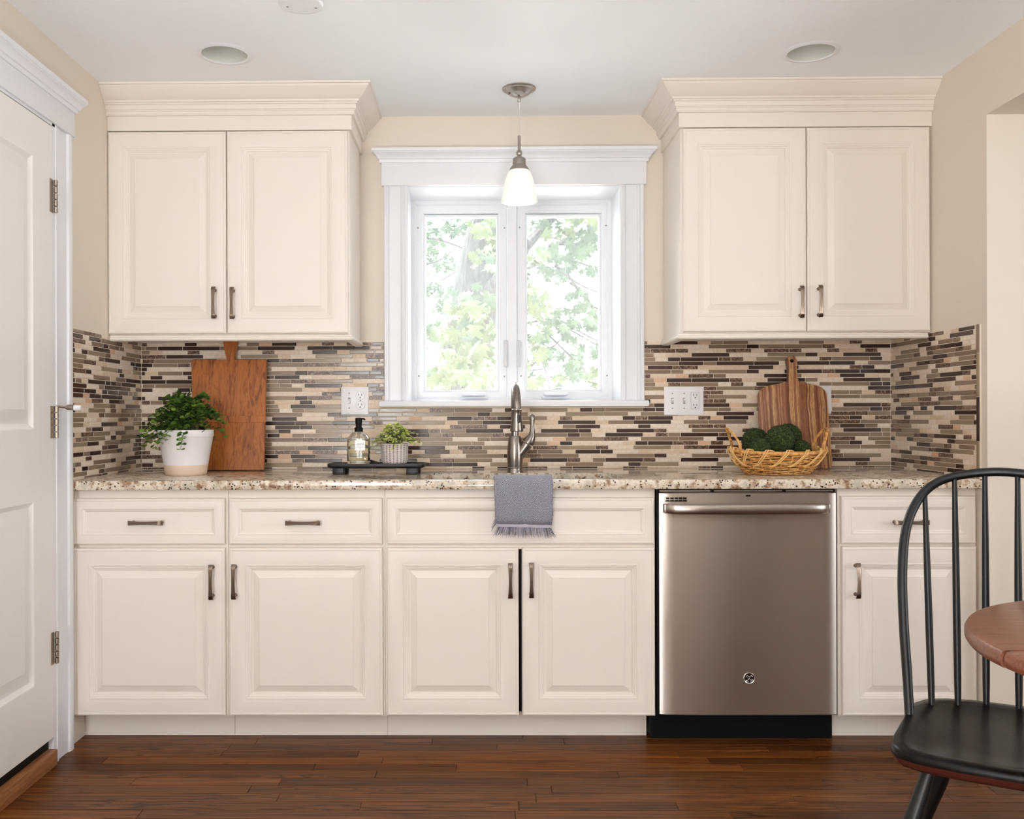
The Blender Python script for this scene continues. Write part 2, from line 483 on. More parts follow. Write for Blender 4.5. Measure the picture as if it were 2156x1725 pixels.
# back wall with the window opening
OX0, OX1, OZ0, OZ1 = -.286, .610, 1.150, 2.060
mb = MB()
mb.box(-1.6, OX0, WALL_Y, 4.03, 0, 2.45); mb.box(OX1, 4.6, WALL_Y, 4.03, 0, 2.45)
mb.box(OX0, OX1, WALL_Y, 4.03, 0, OZ0); mb.box(OX0, OX1, WALL_Y, 4.03, OZ1, 2.45)
wall_back = tag(mb.build('wall_back', M['wall'], smooth=0), kind='structure')
# left wall with the recess the door hangs in
mb = MB()
mb.box(-1.6, WALL_L, REAR_Y, 2.10, 0, 2.45); mb.box(-1.6, WALL_L, 2.937, WALL_Y, 0, 2.45)
mb.box(-1.6, WALL_L, 2.10, 2.937, 2.056, 2.45); mb.box(-1.6, -1.50, 2.10, 2.937, 0, 2.056)
wall_left = tag(mb.build('wall_left', M['wall'], smooth=0), kind='structure')
# right wall: a stub beside the cabinets, then a wide opening with a header
mb = MB()
mb.box(WALL_R, 1.90, WALL_R_END, WALL_Y, 0, 2.45); mb.box(WALL_R, 1.90, .2, WALL_R_END, 2.10, 2.45)
mb.box(WALL_R, 1.90, REAR_Y, .2, 0, 2.45)
wall_right = tag(mb.build('wall_right', M['wall'], smooth=0), kind='structure')
mb = MB()
mb.box(-1.6, -1.345, REAR_Y - .1, REAR_Y, 0, 2.45); mb.box(-.615, 4.6, REAR_Y - .1, REAR_Y, 0, 2.45)
mb.box(-1.345, -.615, REAR_Y - .1, REAR_Y, 2.12, 2.45)
mb.box(-1.345, -.615, REAR_Y - .1, REAR_Y, 0, .12)
tag(mb.build('wall_front', M['wall'], smooth=0), kind='structure')
mb = MB()
mb.box(DINE_X, 4.62, REAR_Y, -.4, 0, 2.45); mb.box(DINE_X, 4.62, 1.6, WALL_Y, 0, 2.45)
mb.box(DINE_X, 4.62, -.4, 1.6, 0, .7); mb.box(DINE_X, 4.62, -.4, 1.6, 2.1, 2.45)
tag(mb.build('wall_dining', M['wall'], smooth=0), kind='structure')
mb = MB()
for y in (-.38, .6, 1.58): mb.box(DINE_X + .02, DINE_X + .07, y - .025, y + .025, .7, 2.1)
for z in (.72, 2.08): mb.box(DINE_X + .02, DINE_X + .07, -.4, 1.6, z - .025, z + .025)
tag(mb.build('window_2', M['trim'], smooth=0), kind='structure')  # unseen side window, added to let daylight into the dining end
mb = MB()
for x in (-1.32, -.98, -.64): mb.box(x - .03, x + .03, REAR_Y - .07, REAR_Y - .02, .12, 2.12)
for z in (.16, 1.1, 2.09): mb.box(-1.345, -.615, REAR_Y - .07, REAR_Y - .02, z - .04, z + .04)
tag(mb.build('door_2', M['trim'], smooth=0), kind='structure')  # unseen glazed garden door, added to let daylight into the room
mb = MB(); mb.box(WALL_R - .03, WALL_R, -.50, .08, 0, 2.03)
for z0_, z1_ in ((.2, .9), (1.05, 1.85)):
    mb.box(WALL_R - .04, WALL_R - .03, -.44, -.25, z0_, z1_, .004); mb.box(WALL_R - .04, WALL_R - .03, -.17, .02, z0_, z1_, .004)
tag(mb.build('reflection_door', M['reflection_dark'], smooth=0), kind='structure')  # unseen dark door, added as a dark reflection in the dishwasher steel

# floor: sub-floor slab, single boards where the photo shows them, the rest joined
floor = tag(MB().box(-1.6, 4.62, REAR_Y - .1, 4.03, -.08, -.012).build('floor', M['grout'], smooth=0), kind='structure')
PW = .0575
def plank_mesh(L):
    mb = MB(); g = .0005; h = .0012
    x0, x1, y0, y1 = 0 + g, L - g, g, PW - g
    mb.loft([[(x0, y0, -.012), (x1, y0, -.012), (x1, y1, -.012), (x0, y1, -.012)],
             [(x0, y0, -h), (x1, y0, -h), (x1, y1, -h), (x0, y1, -h)],
             [(x0 + h, y0 + h, 0), (x1 - h, y0 + h, 0), (x1 - h, y1 - h, 0), (x0 + h, y1 - h, 0)]])
    return mb
pm = {}
rest = MB(); rp = random.Random(11)
nplank = 0
row = 0; y = 3.215
while y > REAR_Y:
    near = y > 1.9
    x = -1.56 - rp.random() * .5
    while x < 4.6:
        L = rp.choice([.45, .6, .75, .9, 1.05, 1.3])
        xe = min(x + L, 4.6); xs = max(x, -1.56)
        if xe - xs > .03:
            if near and xs < 1.9:
                key = round(xe - xs, 3)
                if key not in pm:
                    o = plank_mesh(key).build('floorboard', M['floor'], floor, smooth=0); pm[key] = o
                else:
                    o = inst(pm[key], floor, (0, 0, 0), name='floorboard')
                o.location = (xs, y - PW, 0); nplank += 1
            else:
                p = plank_mesh(xe - xs); rest.add([(a + xs, b + y - PW, c) for a, b, c in p.v], p.f)
        x += L
    y -= PW; row += 1
tag(rest.build('floorboards', M['floor'], floor, smooth=0), kind='stuff')

# ------------------------------------------------------------------ mosaic tiles
TL_U, ROW_P = .0509, .01698
SEQ = {'A': ('SML', -.799), 'B': ('SSSL', -.8441), 'C': ('LMS', -.8524), 'D': ('MMSS', -.8243), 'E': ('LSM', -.8829), 'F': ('MSMS', -.8126)}
LEN = {'S': 1, 'M': 2, 'L': 3}
TH = .006
tile_cache = {}
def tile_shape(L, H, soft):
    g = .00115; c = .0016 if soft else .0007
    mb = MB(); x0, x1, z0, z1 = g, L - g, g, H - g
    mb.loft([[(x0, 0, z0), (x1, 0, z0), (x1, 0, z1), (x0, 0, z1)],
             [(x0, -TH + c, z0), (x1, -TH + c, z0), (x1, -TH + c, z1), (x0, -TH + c, z1)],
             [(x0 + c, -TH, z0 + c), (x1 - c, -TH, z0 + c), (x1 - c, -TH, z1 - c), (x0 + c, -TH, z1 - c)]])
    return mb
def pick(kind, r):
    t = r.random()
    if kind == 'L': return 't_taupe' if t < .30 else 't_olive' if t < .62 else 't_dark'
    if kind == 'M': return 't_cream' if t < .42 else 't_tan' if t < .52 else 't_marble' if t < .68 else 't_dark' if t < .87 else 't_taupe'
    return 't_cream' if t < .30 else 't_tan' if t < .44 else 't_peach' if t < .50 else 't_marble' if t < .68 else 't_dark' if t < .85 else 't_taupe'
def clip(a, b, cuts):
    segs = [(a, b)]
    for c0, c1 in cuts:
        out = []
        for s0, s1 in segs:
            if c1 <= s0 or c0 >= s1: out.append((s0, s1))
            else:
                if c0 > s0: out.append((s0, c0))
                if c1 < s1: out.append((c1, s1))
        segs = out
    return segs
def tile_wall(wall, u0, u1, shift, seed, place, cut, hidden, mtx_rot):
    """place(u, z) -> world position of a tile's lower corner; u runs along the wall"""
    r = random.Random(seed); tiles = []
    k = -17
    while True:
        zc = 1.1521 - k * ROW_P
        if zc + ROW_P / 2 < TOP_Z: break
        z0, z1 = max(zc - ROW_P / 2, TOP_Z + .0005), min(zc + ROW_P / 2, TILE_TOP)
        if z1 - z0 > .004:
            seq, a = SEQ['ABCDEF'[k % 6]]
            u = a + shift - TL_U * 6 * math.ceil((a + shift - u0) / (TL_U * 6)) - TL_U * 6
            i = 0
            while u < u1:
                kd = seq[i % len(seq)]; L = LEN[kd] * TL_U; i += 1
                mt = pick(kd, r)
                for s0, s1 in clip(max(u, u0), min(u + L, u1), cut(z0, z1)):
                    if s1 - s0 > .005: tiles.append((s0, z0, s1 - s0, z1 - z0, mt, hidden(s0, s1, z0, z1)))
                u += L
        k += 1
    order = sorted(range(len(tiles)), key=lambda q: (tiles[q][5], -tiles[q][2] * tiles[q][3]))
    single = set(order[:300]); rest = {}
    for q, (u, z, L, H, mt, hid) in enumerate(tiles):
        soft = mt in ('t_taupe', 't_olive', 't_dark')
        if q in single and not hid:
            key = (round(L, 3), round(H, 4), mt)
            if key not in tile_cache:
                s = tile_shape(key[0], key[1], soft).build('tile', M[mt], wall, smooth=0)
                tile_cache[key] = s; o = s
            else: o = inst(tile_cache[key], wall, (0, 0, 0), name='tile')
            o.parent = wall; o.location = place(u, z); o.rotation_euler = (0, 0, mtx_rot)
        else:
            s = tile_shape(L, H, soft); P = Vector(place(u, z)); Q = Matrix.Rotation(mtx_rot, 3, 'Z')
            rest.setdefault(mt, MB()).add([Q @ Vector(v) + P for v in s.v], s.f)
    if rest:
        allm = MB(); names = sorted(rest)
        for i, n_ in enumerate(names):
            allm.mi = i; allm.add(rest[n_].v, rest[n_].f)
        tag(allm.build('small_tiles', [M[n_] for n_ in names], wall, smooth=0), kind='stuff')
CAS_X0, CAS_X1 = -.3653, .6884
GY = WALL_Y - .0043
gb = MB()
gb.box(WALL_L, WALL_R, GY, WALL_Y, TOP_Z, 1.150); gb.box(WALL_L, CAS_X0, GY, WALL_Y, 1.150, TILE_TOP); gb.box(CAS_X1, WALL_R, GY, WALL_Y, 1.150, TILE_TOP)
gb.build('grout_bed', M['grout'], wall_back, smooth=0)
plates = [(-.5409, -.4289, 1.1187, 1.2312), (.7679, .9271, 1.1127, 1.2269)]
tile_wall(wall_back, WALL_L + TH + .001, WALL_R - TH - .001, 0, 3, lambda u, z: (u, WALL_Y - .0003, z),
          lambda z0, z1: [(CAS_X0, CAS_X1)] if z1 > 1.155 else [],
          lambda a, b, z0, z1: any(a > p[0] and b < p[1] and z0 > p[2] and z1 < p[3] for p in plates), 0)
MB().box(WALL_L, WALL_L + .0043, 3.0675, WALL_Y, TOP_Z, TILE_TOP).build('grout_bed', M['grout'], wall_left, smooth=0)
# left wall: u = -y so that tiles read left to right when facing the wall
tile_wall(wall_left, 3.068, WALL_Y - .0005, 3.9, 5, lambda u, z: (WALL_L + .0003, u, z), lambda a, b: [], lambda *a: False, R(90))
MB().box(WALL_R - .0043, WALL_R, 3.075, WALL_Y, TOP_Z, TILE_TOP).build('grout_bed', M['grout'], wall_right, smooth=0)
tile_wall(wall_right, -(WALL_Y - .0005), -3.0935, -3.3, 9, lambda u, z: (WALL_R - .0003, -u, z), lambda a, b: [], lambda *a: False, R(-90))
# upright liner pieces that finish the right wall's mosaic
for z0, z1, mt in ((TOP_Z, 1.02, 't_olive'), (1.022, 1.17, 't_dark'), (1.172, 1.315, 't_olive'), (1.317, TILE_TOP, 't_taupe')):
    MB().box(WALL_R - .008, WALL_R, 3.079, 3.0925, z0, z1, .001).build('edge_tile', M[mt], wall_right)

# ------------------------------------------------------------------ moulding sweep: path in plan, profile (out, z)
def sweep(mb, path, prof, side=1):
    n = len(path); rings = []
    for i in range(n):
        p = Vector(path[i])
        d0 = (Vector(path[i]) - Vector(path[i - 1])).normalized() if i else None
        d1 = (Vector(path[i + 1]) - Vector(path[i])).normalized() if i < n - 1 else None
        ns = [Vector((d.y, -d.x)) * side for d in (d0, d1) if d is not None]
        if len(ns) == 2:
            m_ = (ns[0] + ns[1]).normalized(); m_ = m_ / max(.2, m_.dot(ns[0]))
        else: m_ = ns[0]
        rings.append([(p.x + m_.x * o, p.y + m_.y * o, z) for o, z in prof])
    return mb.loft(rings, True, True)

# ------------------------------------------------------------------ window over the sink
win = tag(bpy.data.objects.new('window_1', None), kind='structure'); win.location = (.168, 3.73, 1.15); col.objects.link(win)
FY = 3.980                                            # room face of the window unit
jb = MB()
IX0, IX1, IZ0, IZ1 = -.269, .5935, 1.172, 2.043
jb.box(OX0, IX0, 3.728, 4.03, 1.15, OZ1); jb.box(IX1, OX1, 3.728, 4.03, 1.15, OZ1)
jb.box(OX0, OX1, 3.728, 4.03, IZ1, OZ1); jb.box(OX0, OX1, 3.70, 4.03, 1.151, IZ0)
jb.build('jamb', M['trim'], win, smooth=0)
st = MB(); st.box(-.3835, .7004, 3.672, 3.75, 1.148, 1.1725, .007)
st.build('window_stool', M['trim'], win)
def fluted(mb, x0, x1, z0, z1, yw, t=.02):            # flat casing with side beads
    w = x1 - x0; s = 1
    prof = [(0, 0), (0, t * .8), (.004, t), (.010, t), (.012, t * .72), (.016, t * .72), (.020, t * .9), (.024, t * .66), (w * .55, t * .60), (w - .030, t * .66), (w - .026, t * .9), (w - .020, t), (w - .014, t * .74), (w - .010, t * .9), (w - .003, t * .9), (w, t * .75), (w, 0)]
    mb.loft([[(x0 + a, yw - b, z) for a, b in prof] for z in (z0, z1)])
for a, b, nm in ((-.3653, IX0 + .002, 0), (IX1 - .002, .6884, 1)):
    c = MB(); fluted(c, a, b, 1.172, 2.045, WALL_Y, .02); c.build('casing', M['trim'], win, smooth=25)
hd = MB(); hd.box(-.3735, .6970, 3.704, WALL_Y, 2.045, 2.145, .0015); hd.build('head_board', M['trim'], win)
cr = MB()
sweep(cr, [(-.3735, 3.73), (-.3735, 3.704), (.6970, 3.704), (.6970, 3.73)],
      [(0, 2.136), (.006, 2.136), (.008, 2.142), (.008, 2.148), (.013, 2.150), (.016, 2.158), (.024, 2.168), (.031, 2.172), (.031, 2.174), (.036, 2.176), (.036, 2.188), (0, 2.188)], side=1)
cr.build('head_crown', M['trim'], win, smooth=25)
# sashes
def ring_frame(mb, x0, x1, z0, z1, w, y0, y1, prof=None):
    prof = prof or [(0, y1), (0, y0 + .004), (.004, y0), (w - .006, y0), (w, y0 + .006), (w, y1)]
    rings = []
    for cx_, cz_, sx, sz in ((x0, z0, 1, 1), (x1, z0, -1, 1), (x1, z1, -1, -1), (x0, z1, 1, -1)):
        rings.append([(cx_ + sx * a, y, cz_ + sz * a) for a, y in prof])
    rings.append(rings[0])
    mb.loft(rings, True, False)
f = MB(); ring_frame(f, IX0 - .01, IX1 + .01, IZ0 - .01, IZ1 + .01, .030, 3.965, 4.03); f.box(.1455, .1835, 3.966, 4.03, IZ0, IZ1)
f.build('window_frame', M['vinyl'], win, smooth=25)
for gx0, gx1, lab in ((-.2094, .0977, 'l'), (.2317, .5421, 'r')):
    gz0, gz1 = 1.2262, 1.9763
    s = MB(); ring_frame(s, gx0 - .046, gx1 + .046, gz0 - .046, gz1 + .050, .038, 3.972, 4.02)
    ring_frame(s, gx0 - .010, gx1 + .010, gz0 - .010, gz1 + .010, .010, 3.978, 4.02)
    sash = s.build('sash', M['vinyl'], win, smooth=25)
    MB().box(gx0 - .004, gx1 + .004, 3.992, 3.996, gz0 - .004, gz1 + .004).build('pane', M['pane'], sash, smooth=0)
    # fold-down crank cover below the sash
    cx_ = (at(997, 832, 3.95).x if lab == 'l' else at(1170, 829, 3.95).x)
    h = MB(); h.box(cx_ - .060, cx_ + .060, 3.945, 3.972, 1.184, 1.196, .004); h.box(cx_ - .052, cx_ + .052, 3.925, 3.955, 1.196, 1.214, .008)
    h.tube([(cx_ + .048, 3.927, 1.207), (cx_ + .02, 3.915, 1.203), (cx_ - .02, 3.913, 1.203), (cx_ - .05, 3.918, 1.205)], [.007, .0055, .0055, .007], 8)
    h.build('crank_handle', M['vinyl'], win)
for px in (1065, 1093):                               # two casement lock levers on the meeting stiles
    p = at(px, 746, 3.95); sg = 1 if px < 1080 else -1
    h = MB(); h.box(p.x - .010, p.x + .010, 3.950, 3.974, p.z - .055, p.z + .062, .007)
    h.tube([(p.x - sg * .002, 3.945, p.z + .052), (p.x + sg * .002, 3.930, p.z + .030), (p.x - sg * .004, 3.922, p.z), (p.x, 3.926, p.z - .05)], [.0075, .007, .0062, .0075], 8)
    h.build('lock_lever', M['lever_shaded'], win)
sc_ = MB()
for px, py in ((1062, 480), (1094, 479), (1062, 793), (1097, 792), (882, 792), (1278, 791), (880, 480), (1276, 475)):
    p = at(px, py, 3.965); sc_.lathe([(.0035, 0), (.0035, -.002), (.001, -.0025)], (p.x, 3.966, p.z), 8, 'y')
tag(sc_.build('frame_screws', M['slot_grey'], win), kind='stuff')

# ------------------------------------------------------------------ door on the left wall
door = tag(bpy.data.objects.new('door_1', None), kind='structure'); door.location = (-1.36, 2.52, 0); col.objects.link(door)
DX = -1.347; DB, DT, DYH, DYL = .088, 2.040, 2.9165, 2.118
def yz_rings(y0, y1, z0, z1, prof, x):                # prof: (inset, x offset from x)
    return [[(x + o, y0 + a, z0 + a), (x + o, y1 - a, z0 + a), (x + o, y1 - a, z1 - a), (x + o, y0 + a, z1 - a)] for a, o in prof]
pz = [(atx(70, 1450, DX).z, atx(70, 1056, DX).z), (atx(72, 905, DX).z, atx(72, 326, DX).z)]
py1 = atx(72, 900, DX).y; py0 = DYL + (DYH - py1)
s = MB()
ys = [DYL, py0, py1, DYH]; zs = [DB, pz[0][0], pz[0][1], pz[1][0], pz[1][1], DT]
for i in range(3):
    for j in range(5):
        if i == 1 and j in (1, 3): continue
        a, b, c, d = ys[i], ys[i + 1], zs[j], zs[j + 1]
        s.add([(DX, a, c), (DX, b, c), (DX, b, d), (DX, a, d)], [(0, 1, 2, 3)])
for j in (0, 1):
    s.loft(yz_rings(py0, py1, pz[j][0], pz[j][1], [(0, 0), (.004, -.001), (.010, -.006), (.018, -.010), (.022, -.010), (.030, -.008), (.058, -.001), (.062, 0)], DX), True, False)
    q = yz_rings(py0, py1, pz[j][0], pz[j][1], [(.062, 0)], DX)[0]; s.add(q, [(0, 1, 2, 3)])
s.box(DX - .035, DX - .012, DYL, DYH, DB, DT)
s.add([(DX, DYH, DB), (DX - .035, DYH, DB), (DX - .035, DYH, DT), (DX, DYH, DT)], [(0, 1, 2, 3)])
s.add([(DX, DYL, DB), (DX - .035, DYL, DB), (DX - .035, DYH, DB), (DX, DYH, DB)], [(0, 1, 2, 3)])
s.add([(DX, DYL, DT), (DX - .035, DYL, DT), (DX - .035, DYH, DT), (DX, DYH, DT)], [(0, 1, 2, 3)])
slab = s.build('door_slab', M['door'], door, smooth=20, recalc=True)
# jamb strip, threshold, black strip painting the shade under the door
j = MB(); j.box(-1.50, -1.348, 2.9195, 2.9375, 0, 2.056); j.box(-1.50, -1.348, 2.0975, 2.115, 0, 2.056); j.box(-1.50, -1.348, 2.10, 2.9375, 2.044, 2.058)
j.build('door_jamb', M['trim'], door, smooth=0)
MB().box(-1.50, -1.335, 2.116, 2.919, 0, .050, .004).build('threshold', M['threshold'], door)
MB().box(-1.50, -1.365, 2.116, 2.919, .050, .086).build('under_door_shade', M['black_matte'], door, smooth=0)
def casing_y(mb, y0, y1, z0, z1, xw, t=.019):
    w = y1 - y0
    prof = [(0, 0), (0, t * .7), (.004, t * .85), (.012, t * .85), (.014, t * .62), (.03, t * .55), (w * .55, t * .55), (w - .040, t * .62), (w - .034, t * .9), (w - .026, t), (w - .012, t), (w - .004, t * .85), (w, t * .6), (w, 0)]
    mb.loft([[(xw + b, y0 + a, z) for a, b in prof] for z in (z0, z1)])
c = MB(); casing_y(c, 2.9385, 3.0665, 0, 2.052, WALL_L, .021); c.build('casing', M['trim'], door, smooth=25)
c = MB(); casing_y(c, 1.966, 2.096, 0, 2.052, WALL_L, .021); c.build('casing', M['trim'], door, smooth=25)
MB().box(WALL_L, -1.340, 1.955, 3.069, 2.052, 2.140, .0015).build('head_board', M['trim'], door)
c = MB()
sweep(c, [(WALL_L, 1.955), (-1.340, 1.955), (-1.340, 3.069), (WALL_L, 3.069)],
      [(0, 2.132), (.005, 2.132), (.008, 2.139), (.008, 2.143), (.013, 2.145), (.016, 2.153), (.024, 2.163), (.028, 2.165), (.028, 2.168), (.032, 2.170), (.032, 2.184), (0, 2.184)], side=1)
c.build('head_crown', M['trim'], door, smooth=25)
for (ya, yb_) in ((380, 450), (855, 923), (1330, 1398)):
    zt, zb = atx(120, ya, -1.338).z, atx(120, yb_, -1.338).z
    hL = (zt - zb)
    hh = MB(); hh.box(-1.350, -1.3455, 2.898, 2.917, zb, zt)
    hinge = hh.build('hinge', M['hinge'], door, smooth=0)
    for i in range(5):
        k = MB(); a = zb + hL * i / 5 + .0008; b = zb + hL * (i + 1) / 5 - .0008
        k.lathe([(.0045, 0), (.0065, .001), (.0065, b - a - .001), (.0045, b - a)], (-1.3395, 2.925, a), 14)
        k.build('knuckle', M['hinge'], hinge)
zt = atx(140, 858, -1.30).z
ds = MB(); ds.tube([(-1.338, 2.925, zt + .004), (-1.315, 2.94, zt)], .004, 8); ds.lathe([(.004, 0), (.0085, .006), (.0095, .022), (.0095, .026)], (-1.318, 2.94, zt), 16, 'x')
dso = ds.build('door_stop', M['hinge'], door)
b_ = MB(); b_.lathe([(.009, 0), (.0095, .004), (.009, .020), (.006, .022)], (-1.291, 2.945, zt - .001), 16, 'x'); b_.build('bumper', M['plate'], dso)

# ================================================================== CABINETS
DOOR_P = [(0, 0), (0, .014), (.0015, .0175), (.005, .0195), (.009, .0197), (.0105, .0180), (.012, .0182), (.028, .0200), (.046, .0190), (.055, .0172), (.0565, .0188), (.061, .0180), (.063, .0160), (.067, .0152), (.069, .0130), (.074, .0118), (.0755, .0085), (.079, .0080), (.100, .0148), (.1015, .0165), (.103, .0165)]
DRAW_P = [(0, 0), (0, .014), (.0015, .0175), (.005, .0195), (.008, .0197), (.0095, .0180), (.011, .0184), (.022, .0190), (.032, .0168), (.0335, .0182), (.037, .0172), (.039, .0150), (.042, .0142), (.044, .0115), (.046, .0105), (.048, .0105)]
def front(name, x0, x1, z0, z1, yb, prof, parent, m='cream'):
    mb = MB()
    rings = [[(x0 + a, yb - h, z0 + a), (x1 - a, yb - h, z0 + a), (x1 - a, yb - h, z1 - a), (x0 + a, yb - h, z1 - a)] for a, h in prof]
    mb.loft(rings)
    return mb.build(name, M[m], parent, smooth=18)
def pull_mesh():
    mb = MB(); n = 15; L = .118; rings = []
    for i in range(n):
        t = i / (n - 1) * 2 - 1
        w = .0055 + .0028 * abs(t) ** 1.6
        y = -.027 - .004 * (1 - t * t) + (.004 if abs(t) > .99 else 0)
        th = .0030 if abs(t) < .99 else .0018
        ring = []
        for a, b in ((-1, 0), (-.92, -.7), (-.6, -1), (-.3, -.72), (0, -1), (.3, -.72), (.6, -1), (.92, -.7), (1, 0), (.8, .8), (0, 1), (-.8, .8)):
            ring.append((a * w, y + b * th, t * L / 2))
        rings.append(ring)
    mb.loft(rings)
    for s in (-1, 1): mb.lathe([(.0065, 0), (.0065, -.003), (.0042, -.006), (.0042, -.026)], (0, 0, s * .048), 12, 'y')
    return mb.build('pull', M['pewter'], None, smooth=40)
pull_src = None
def add_pull(part, root, p, horiz=False, m=None):
    global pull_src
    if pull_src is None: pull_src = pull_mesh(); o = pull_src
    else: o = bpy.data.objects.new('pull', pull_src.data); col.objects.link(o)
    o.parent = part
    o.location = Vector(p) - root.location
    if horiz: o.rotation_euler = (0, R(90), 0)
    return o
BY = 3.110                                            # face-frame front; fronts stand .020 proud of it
XS = dict(a=(-1.3655, -.8380), b=(-.8380, -.3045), s=(-.3045, .6095), r=(1.2240, 1.6885))
def base_cabinet(x0, x1, label, dz=(.1005, .6675), wz=(.6780, .8345)):
    root = thing('base_cabinet', ((x0 + x1) / 2, 3.41, 0), label, 'cabinet')
    xa = max(x0, -1.3635)
    MB().box(xa + .0005, x1 - .0005, 3.128, 3.715, .102, .8640).build('carcass', M['cream'], root, smooth=0)
    MB().box(xa + .0005, x1 - .0005, BY, 3.128, .095, .8645).build('face_frame', M['cream'], root, smooth=0)
    MB().box(xa + .0005, x1 - .0005, 3.19, 3.205, .0005, .102).build('toe_kick', M['cream'], root, smooth=0)
    return root
ca = base_cabinet(*XS['a'], 'cream base cabinet at far left beside the white door, drawer over one door')
d = front('drawer', -1.3630, -.8455, .6785, .8350, BY, DRAW_P, ca); add_pull(d, ca, at(311, 1100, BY - .010), True)
d = front('door', -1.3635, -.8450, .0990, .6665, BY, DOOR_P, ca); add_pull(d, ca, at(448, 1224, BY - .019))
cb = base_cabinet(*XS['b'], 'cream base cabinet between the leftmost one and the sink cabinet')
d = front('drawer', -.8315, -.3125, .6780, .8345, BY, DRAW_P, cb); add_pull(d, cb, at(640, 1100, BY - .010), True)
d = front('door', -.8305, -.3115, .0990, .6670, BY, DOOR_P, cb); add_pull(d, cb, at(495.5, 1223, BY - .019))
# sink cabinet: hollow slot behind the gap of its two doors
root = thing('base_cabinet', (.1525, 3.41, 0), 'wide cream sink cabinet with two doors under a long false drawer front', 'cabinet')
m_ = MB(); m_.box(-.304, .1475, 3.128, 3.715, .102, .640); m_.box(.1590, .609, 3.128, 3.715, .102, .640); m_.box(-.304, .609, 3.50, 3.715, .102, .640)
m_.box(-.304, -.285, 3.128, 3.715, .640, .864); m_.box(.590, .609, 3.128, 3.715, .640, .864); m_.build('carcass', M['cream'], root, smooth=0)
m_ = MB(); m_.box(-.304, .1475, BY, 3.128, .095, .6600); m_.box(.1590, .609, BY, 3.128, .095, .6600); m_.box(-.304, .609, BY, 3.128, .6600, .8645)
m_.build('face_frame', M['cream'], root, smooth=0)
MB().box(-.304, .5935, 3.19, 3.205, .0005, .102).build('toe_kick', M['cream'], root, smooth=0)
MB().box(.1478, .1587, 3.1285, 3.132, .103, .655).build('gap_shade_strip', M['black_matte'], root, smooth=0)  # black strip painting the shade inside the gap between the doors
front('false_front', -.2975, .6045, .6775, .8340, BY, DRAW_P, root)
d = front('door', -.2975, .1475, .0995, .6665, BY, DOOR_P, root); add_pull(d, root, at(1074, 1221, BY - .019))
d = front('door', .1595, .6050, .0995, .6665, BY, DOOR_P, root); add_pull(d, root, at(1118, 1220, BY - .019))
cd = base_cabinet(*XS['r'], 'narrow cream base cabinet right of the dishwasher, behind the black chair')
d = front('drawer', 1.2315, 1.6805, .6775, .8375, BY, DRAW_P, cd); add_pull(d, cd, at(1913, 1099, BY - .010), True)
d = front('door', 1.2335, 1.6825, .0995, .6685, BY, DOOR_P, cd); add_pull(d, cd, at(1801, 1221, BY - .019))

UY = 3.4176
CROWN = [(0, 2.230), (.009, 2.230), (.012, 2.236), (.012, 2.243), (.015, 2.245), (.015, 2.248), (.019, 2.250), (.019, 2.266), (.024, 2.268), (.025, 2.272), (.031, 2.274), (.032, 2.280), (.038, 2.283), (.048, 2.291), (.060, 2.304), (.068, 2.314), (.072, 2.319), (.073, 2.3225), (.079, 2.3235), (.080, 2.331), (0, 2.331)]
RAIL = [(-.018, 1.3935), (.004, 1.3935), (.010, 1.396), (.013, 1.401), (.012, 1.407), (.008, 1.410), (.008, 1.414), (.004, 1.417), (-.018, 1.417)]
def wall_cabinet(x0, x1, sidex, fx, label, doors, pulls, left):
    root = thing('wall_cabinet', ((x0 + x1) / 2, 3.57, 1.39), label, 'cabinet')
    MB().box(x0, x1, UY, 3.7225, 1.417, 2.18).build('carcass', M['cream'], root, smooth=0)
    f_ = MB()
    if left:
        f_.box(x0, fx, 3.3995, UY, 2.1765, 2.2345); f_.box(sidex - .001, fx, UY, 3.7295, 2.1765, 2.2345)
        f_.box(x0, fx - .002, UY, 3.7295, 2.18, 2.33)
        path = [(x0, 3.3995), (fx, 3.3995), (fx, 3.7295)]; rp_ = [(x0 + .004, UY), (sidex, UY), (sidex, 3.7225)]
    else:
        f_.box(fx, x1, 3.3995, UY, 2.1765, 2.2345); f_.box(fx, sidex + .001, UY, 3.7295, 2.1765, 2.2345)
        f_.box(fx + .002, x1, UY, 3.7295, 2.18, 2.33)
        path = [(fx, 3.7295), (fx, 3.3995), (x1, 3.3995)]; rp_ = [(sidex, 3.7225), (sidex, UY), (x1 - .012, UY)]
    f_.build('frieze', M['cream'], root, smooth=0)
    c_ = MB(); sweep(c_, path, CROWN, 1); c_.build('crown_moulding', M['cream'], root, smooth=25)
    c_ = MB(); sweep(c_, rp_, RAIL, 1); c_.build('light_rail', M['cream'], root, smooth=25)
    for (a, b), (px, py) in zip(doors, pulls):
        d = front('door', a, b, 1.4205, 2.1735, UY, DOOR_P, root); add_pull(d, root, at(px, py, UY - .019))
wall_cabinet(-1.3635, -.4635, -.4635, -.4530, 'cream wall cabinet left of the window, beside the white door',
             ((-1.3625, -.9215), (-.9180, -.4685)), ((453, 639), (491.5, 640)), True)
wall_cabinet(.7680, 1.6895, .7680, .7600, 'cream wall cabinet right of the window, over the wicker basket',
             ((.7742, 1.2275), (1.2310, 1.6820)), ((1684, 637), (1723, 636)), False)

